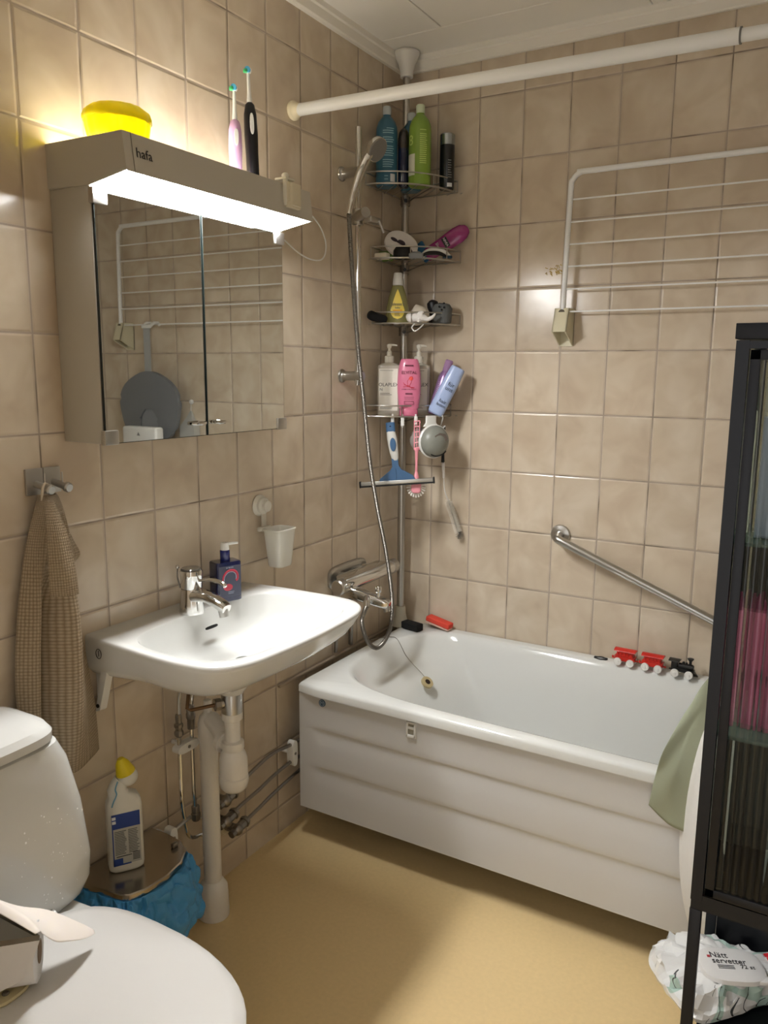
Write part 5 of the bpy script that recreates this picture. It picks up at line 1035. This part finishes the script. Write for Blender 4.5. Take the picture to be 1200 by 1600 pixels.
m2 = nt.nodes.new('ShaderNodeMixShader'); fr_ = nt.nodes.new('ShaderNodeFresnel'); fr_.inputs[0].default_value = 1.45; nt.links.new(fr_.outputs[0], m2.inputs[0]); nt.links.new(m1.outputs[0], m2.inputs[1]); nt.links.new(g2.outputs[0], m2.inputs[2])
nt.links.new(m2.outputs[0], nt.nodes['Material Output'].inputs['Surface'])
bm = NB(); x0, x1 = d0+fw_-.001, d1-fw_+.001; n = 28*12
prof = [(x0+(x1-x0)*i/n, CY0+.004-.0026*abs(math.sin(PI*28*i/n))) for i in range(n+1)]
rings(bm, [[V(x, y, z_) for x, y in prof] for z_ in (e0+fw_-.001, e1-fw_+.001)], closed=False)
part('glass_pane', bm, gm, dr, angle=60)
gsh = clear('shelf_glass', '#7f958c', .35)
for z_ in (1.158, .812):
    bm = NB(); box(bm, ((CX0+CX1)/2, -1.0, z_), (CX1-CX0-.012, CY1-CY0-.03, .006), bev=.0005); part('glass_shelf', bm, gsh, T)
bm = NB(); box(bm, ((CX0+CX1)/2, (CY0+CY1)/2, .181), (CX1-CX0-.042, CY1-CY0-.002, .018), bev=.001); part('bottom_shelf', bm, bk, T)
# contents seen through the glass
def ctn(name, label, cat, bm, m): return solo(part(name, bm, m), label, cat)
bm = NB(); box(bm, (1.372, -1.055, 1.2665), (.115, .045, .205), R_(0, 'Z'), bev=.002); T2 = thing('product_box', 'pale blue-grey box upright on the upper glass shelf inside the black cabinet', 'box', (1.385, -1.055, 1.163)); part('carton', bm, mat('pale_blue_card', '#aeb9cc', .45), T2)
bm = NB(); text(bm, 'AALBRA', .013, T_(1.358, -1.0780, 1.26) @ R_(-PI/2, 'Y')); part('lettering', bm, ink, T2, smooth=False)
for i, x in enumerate((1.330, 1.366)):
    T2 = thing('white_bottle', ('left', 'right')[i]+' of the two white slim bottles behind the pale box in the cabinet', 'bottle', (x, -1.0, 1.1615))
    bm = NB(); lathe(bm, [(.017, 0), (.018, .003), (.018, .20), (.016, .214), (.0075, .222)]); part('body', bm, mat('ivory_plastic', '#d9d5c8', .4), T2, world=False)
    bm = NB(); lathe(bm, [(.0075, .221), (.007, .268), (.005, .271)]); part('nozzle', bm, mat('ivory_plastic', '#d9d5c8', .4), T2, world=False)
bm = NB(); tube(bm, smooth_path([(1.330, -.95, 1.415), (1.36, -.95, 1.422), (1.40, -.95, 1.416), (1.44, -.95, 1.421)], 5), .004, 8); cyl(bm, (1.350, -.95, 1.163), (1.350, -.95, 1.418), .004, n=10); ctn('green_clip', 'green plastic clothes hanger strip at the top inside the cabinet', 'strip', bm, mat('grass_green', '#3c7a3a', .5))
pk2 = mat('razor_pink', '#d9779c', .35)
for i, (x, y) in enumerate(((1.312, -1.06), (1.335, -1.06), (1.358, -1.06), (1.381, -1.06))):
    T2 = thing('pink_tube', ('first', 'second', 'third', 'fourth')[i]+' pink tube from the left on the middle glass shelf in the cabinet', 'tube', (x, y, .8155), 0, 'pink tubes in the cabinet')
    bm = NB(); lathe(bm, [(.0085, .0), (.0090, .003), (.0090, .075), (.0075, .095), (.010, .115), (.0105, .205), (.0095, .216)], n=20); part('body', bm, pk2, T2, world=False)
    bm = NB(); lathe(bm, [(.0095, .215), (.0088, .225), (.003, .248)], n=20); part('cap', bm, mat('razor_wine', '#87305a', .4), T2, world=False)
T2 = thing('white_bottle', 'pale bottle with grey lines on the middle glass shelf in the cabinet', 'bottle', (1.398, -1.108, .8155), .1)
bm = NB(); rings(bm, [sup((0, 0, h), a, a*.7, 36, 2.6) for h, a in ((0, .026), (.004, .030), (.02, .031), (.13, .031), (.165, .024), (.19, .013), (.20, .011))]); part('body', bm, mat('pale_lilac_white', '#cfd3de', .35), T2, world=False)
bm = NB()
for h in (.045, .053, .068, .076, .095, .103, .118, .126):
    tube(bm, smooth_path([V(x, -.0215*math.sqrt(max(.05, 1-(x/.0318)**2))-.0006, h+.002*math.sin(x*400)) for x in (-.028, -.02, -.01, 0, .01, .02, .028)], 3), .0007, 5)
part('wavy_lines', bm, mat('wave_grey', '#5a6270', .5), T2, world=False)
T2 = thing('glass_tumbler', 'clear glass tumbler on the cabinet floor behind the ribbed glass', 'glass', (1.425, -1.04, .508))
bm = NB(); lathe(bm, [(.026, .001), (.027, .002), (.036, .085), (.035, .085), (.025, .008)], cap=(True, True)); part('body', bm, clear('tumbler_glass', '#e6eaea', .6), T2, world=False)
T2 = thing('white_carton', 'white carton standing deep inside the lower compartment of the cabinet', 'carton', (1.45, -.92, .508))
bm = NB(); box(bm, (0, 0, .085), (.09, .05, .17), bev=.001); part('carton', bm, mat('card_white', '#c9c6bb', .6), T2, world=False)
bm = NB(); box(bm, (0, -.0255, .09), (.05, .001, .07)); part('label', bm, mat('card_grey', '#8c8d90', .6), T2, world=False)

# ---- bag with wet wipes on the bottom shelf
bagw = bpy.data.materials.new('printed_plastic'); bagw.use_nodes = True; nt = bagw.node_tree; b = nt.nodes['Principled BSDF']; b.inputs['Roughness'].default_value = .22; b.inputs['Coat Weight'].default_value = .4
tc = nt.nodes.new('ShaderNodeTexCoord'); n1 = nt.nodes.new('ShaderNodeTexNoise'); n1.inputs['Scale'].default_value = 9; n1.inputs['Detail'].default_value = 1; nt.links.new(tc.outputs['Object'], n1.inputs[0])
cr = nt.nodes.new('ShaderNodeValToRGB'); cr.color_ramp.interpolation = 'CONSTANT'; cr.color_ramp.elements[0].color = lin('#e4e5e4'); cr.color_ramp.elements[1].position = .53; cr.color_ramp.elements[1].color = lin('#b3ccc2'); x = cr.color_ramp.elements.new(.60); x.color = lin('#e4e5e4')
nt.links.new(n1.outputs['Fac'], cr.inputs[0])
n2 = nt.nodes.new('ShaderNodeTexWave'); n2.inputs['Scale'].default_value = 14; n2.inputs['Distortion'].default_value = 22; n2.inputs['Detail'].default_value = 1.2; nt.links.new(tc.outputs['Object'], n2.inputs[0])
n4 = nt.nodes.new('ShaderNodeTexNoise'); n4.inputs['Scale'].default_value = 13; nt.links.new(tc.outputs['Object'], n4.inputs[0])
c2 = nt.nodes.new('ShaderNodeValToRGB'); c2.color_ramp.interpolation = 'CONSTANT'; c2.color_ramp.elements[0].color = (0, 0, 0, 1); c2.color_ramp.elements[1].position = .965; c2.color_ramp.elements[1].color = (1, 1, 1, 1); nt.links.new(n2.outputs['Fac'], c2.inputs[0])
c3 = nt.nodes.new('ShaderNodeMath'); c3.operation = 'GREATER_THAN'; c3.inputs[1].default_value = .57; nt.links.new(n4.outputs['Fac'], c3.inputs[0]); c4 = nt.nodes.new('ShaderNodeMath'); c4.operation = 'MULTIPLY'; nt.links.new(c2.outputs[0], c4.inputs[0]); nt.links.new(c3.outputs[0], c4.inputs[1])
mx = nt.nodes.new('ShaderNodeMix'); mx.data_type = 'RGBA'; nt.links.new(c4.outputs[0], mx.inputs['Factor']); nt.links.new(cr.outputs[0], mx.inputs['A']); mx.inputs['B'].default_value = lin('#4a4e50'); nt.links.new(mx.outputs['Result'], b.inputs['Base Color'])
T = thing('wet_wipes_pack', 'crinkled white and mint pack of wet wipes on the cabinet bottom shelf', 'wipes', (1.31, -.97, .190), 0)
# outline of the pack, lying on the shelf and sticking out to the left
o_ = [(1.172, -.965), (1.200, -1.035), (1.248, -1.080), (1.282, -1.105), (1.315, -1.09), (1.355, -1.045), (1.40, -.985), (1.45, -.945), (1.500, -.925), (1.50, -.89), (1.46, -.874), (1.38, -.870), (1.31, -.870), (1.25, -.872), (1.205, -.90)]
oo = star(o_, (1.33, -.965), 90, 4)
def wr(s, z_, am, k):
    out = []
    for i, p in enumerate(oo):
        f = 1+am*noise.noise(V(p.x*34, p.y*34, k)); out.append(V(1.33+(p.x-1.33)*s*f, min(1, -.965+(p.y+.965)*s*f), z_+am*.10*noise.noise(V(p.x*30+5, p.y*30, k*1.7))))
    return out
bm = NB(); rings(bm, [wr(.55, .1915, 0, 0), wr(.82, .195, .0, 1), wr(.96, .207, .04, 2), wr(1.0, .219, .05, 3), wr(.97, .228, .08, 4), wr(.91, .238, .18, 5), wr(.82, .249, .24, 6), wr(.70, .257, .22, 7), wr(.55, .259, .10, 8), wr(.40, .260, .05, 9), wr(.2, .261, .0, 9)]); part('pouch', bm, bagw, T, angle=18)
bm = NB(); Ml = T_(1.334, -.985, .260) @ R_(.45, 'Z')
rings(bm, [[Ml @ p for p in sup((0, 0, h), a, b_, 44, 3)] for h, a, b_ in ((0, .060, .045), (.003, .064, .049), (.011, .062, .047), (.014, .055, .040))]); box(bm, (.052, -.035, .006), (.030, .018, .010), Ml, bev=.004); lid = part('flip_lid', bm, mat('lid_white', '#e0dfdd', .35), T)
bm = NB(); Mt = Ml @ T_(0, .0, .0145) @ R_(-PI/2, 'X')
text(bm, 'Nätt', .022, Mt @ T_(-.020, 0, .020), sx=.85); text(bm, 'servetter', .021, Mt @ T_(-.004, 0, .004), sx=.85); text(bm, '72 st', .014, Mt @ T_(.028, 0, -.010)); 
for i, z_ in enumerate((-.008, -.012, -.016)): box(bm, (-.014, 0, z_), (.032, .0006, .0012), Mt)
part('lid_print', bm, ink, lid, smooth=False)
bm = NB(); box(bm, (-.040, 0, .016), (.006, .0008, .006), Mt); part('red_mark', bm, mat('mark_red', '#b8323a', .5), lid, smooth=False)
bm = NB(); Mr = T_(1.418, -.915, .2590) @ R_(-.95, 'Z') @ R_(.10, 'X'); box(bm, (-.014, 0, 0), (.034, .036, .002), Mr); rb = part('price_tag', bm, mat('tag_red', '#cf2733', .4), T, smooth=False)
bm = NB(); box(bm, (.016, 0, .0002), (.026, .036, .002), Mr); part('blue_field', bm, mat('tag_blue', '#1f4d8f', .4), rb, smooth=False)
bm = NB(); text(bm, 'S', .022, Mr @ T_(-.014, 0, .0013) @ R_(-PI/2, 'X')); part('emblem', bm, ink, rb, smooth=False)

# ---- baby bath standing on end behind the cabinet, cloth over its top
T = thing('baby_bath', 'white oval baby bath standing on end between the tub and the black cabinet', 'baby bath', (1.40, -.79, 0))
def ob(y, sx, sz): return [V(1.405+.222*sx*math.copysign(abs(math.cos(t))**(2/2.5), math.cos(t)), y, .425+.420*sz*math.copysign(abs(math.sin(t))**(2/2.3), math.sin(t))) for t in [2*PI*(i+.5)/72 for i in range(72)]]
bm = NB(); rings(bm, [ob(-.735, .93, .95), ob(-.733, 1.0, 1.0), ob(-.740, 1.008, 1.004), ob(-.745, .985, .985), ob(-.75, .965, .97), ob(-.79, .90, .92), ob(-.825, .78, .84), ob(-.843, .62, .72), ob(-.848, .3, .4)], cap=(False, True)); rings(bm, [ob(-.735, .93, .95), ob(-.78, .87, .90), ob(-.835, .6, .7), ob(-.840, .3, .4)], cap=(False, True)); part('shell', bm, mat('bath_white', '#dcdbd8', .3), T, angle=50)
clo = mat('sage_cloth', '#9aa08a', .55, sss=.05)
sh = [[V(1.185, -.755, .700), V(1.215, -.757, .770), V(1.26, -.759, .822), V(1.34, -.760, .853)],
      [V(1.166, -.758, .66), V(1.205, -.762, .71), V(1.25, -.766, .75), V(1.34, -.768, .80)],
      [V(1.135, -.762, .580), V(1.175, -.778, .62), V(1.205, -.768, .64), V(1.33, -.772, .70)],
      [V(1.118, -.760, .500), V(1.155, -.756, .52), V(1.190, -.778, .54), V(1.30, -.775, .58)],
      [V(1.108, -.756, .430), V(1.138, -.770, .405), V(1.170, -.762, .395), V(1.24, -.758, .392)]]
sh = [[V(p.x, p.y-.0, p.z) for p in r] for r in sh]
for r in sh:
    for p in r: p.y = p.y+.0 if p.x < 1.19 else -.757
solo(cloth('changing_cloth', [[V(p.x, -.752-.014*math.sin((p.x*38+p.z*14)), p.z) if p.x < 1.2 else V(p.x, -.757, p.z) for p in r] for r in sh], clo, thick=.0015, nu=30, nv=40), 'sage green cloth hanging between the tub front and the white baby bath', 'cloth')

# ================================================================== SEEN ONLY IN THE MIRROR
T = thing('bath_cushion', 'grey padded baby bath cushion hanging by a strap, seen in the mirror', 'cushion', (1.44, -.10, 1.2))
gc = mat('grey_cushion', '#74777a', .6)
bm = NB(); 
oc_ = [(0, .165), (.045, .15), (.10, .10), (.125, .03), (.12, -.05), (.10, -.13), (.06, -.17), (.036, -.15), (.040, -.08), (.030, -.035), (0, -.020), (-.030, -.035), (-.040, -.08), (-.036, -.15), (-.06, -.17), (-.10, -.13), (-.12, -.05), (-.125, .03), (-.10, .10), (-.045, .15)]
oc_ = smooth_path([V(x*1.38, 0, z_*.86) for x, z_ in oc_], 4, closed=True)
Mq = T_(1.435, -.095, 1.290)
def shr(d, y):
    out = []; m = len(oc_)
    for i in range(m):
        t = (oc_[(i+1) % m]-oc_[i-1]).normalized(); nn = V(t.z, 0, -t.x); out.append(Mq @ V(oc_[i].x-nn.x*d*-1, y, oc_[i].z-nn.z*d*-1))
    return out
rings(bm, [shr(-.0, .012), shr(0, -.010)], cap=(True, True)); bmesh.ops.bevel(bm, geom=[e for e in bm.edges if len(e.link_faces) == 2 and any(len(f.verts) > 10 for f in e.link_faces)], offset=.008, segments=3, affect='EDGES'); part('pad', bm, gc, T, angle=60)
bm = NB(); rings(bm, [sup((1.435, y, 1.20), .050, .075, 30, 2.4, (1, 0, 0), (0, 0, 1)) for y in (-.092, -.100)]); part('centre_panel', bm, mat('grey_panel', '#83868a', .6), T)
bm = NB(); box(bm, (1.435, -.098, 1.522), (.036, .004, .195)); part('strap', bm, mat('strap_grey', '#a2a4a3', .7), T)
bm = NB()
for x in (1.413, 1.457): tube(bm, [V(x, -.098+0*.0, 1.618), V(x, -.075, 1.634), V(x, -.052, 1.6355), V(x, -.044, 1.624)], .006, 10)
box(bm, (1.435, -.098, 1.618), (.052, .010, .014), bev=.003); part('hanger', bm, plast, T)
T = thing('wall_dispenser', 'white rounded plastic box with grey emblem reflected at the mirror bottom', 'box', (1.405, -.13, 1.12))
bm = NB(); box(bm, (1.405, -.17, 1.135), (.20, .05, .135), bev=.012, seg=3); box(bm, (1.405, -.073, 1.12), (.06, .146, .03), bev=.004); part('case', bm, plast, T)
bm = NB(); rings(bm, [[V(x, y, z_) for x, z_ in ((1.396, 1.165), (1.405, 1.180), (1.414, 1.165))] for y in (-.1951, -.1962)]); part('emblem', bm, mat('emblem_grey', '#7e7e7c', .5), T, smooth=False)
T = thing('hanging_bag', 'pale grey folded bag hanging on the back wall right beside the grey cushion', 'bag', (1.27, -.03, 1.15))
bm = NB(); rings(bm, [[V(1.285+x, -.004-y, z_) for x, y in ((-.045*s, 0), (.045*s, 0), (.04*s, .03*s), (-.04*s, .03*s))] for z_, s in ((1.08, 1.1), (1.20, 1.0), (1.235, .45), (1.265, .1))]); part('body', bm, mat('bag_pale', '#b4b3ac', .6), T)
bm = NB(); tube(bm, [(1.285, -.006, 1.262), (1.283, -.006, 1.30)], .0015, 6); lathe(bm, [(.010, 0), (.010, .006), (.006, .010)], (1.283, 0, 1.303), axis=(0, -1, 0)); part('loop', bm, plast, T)
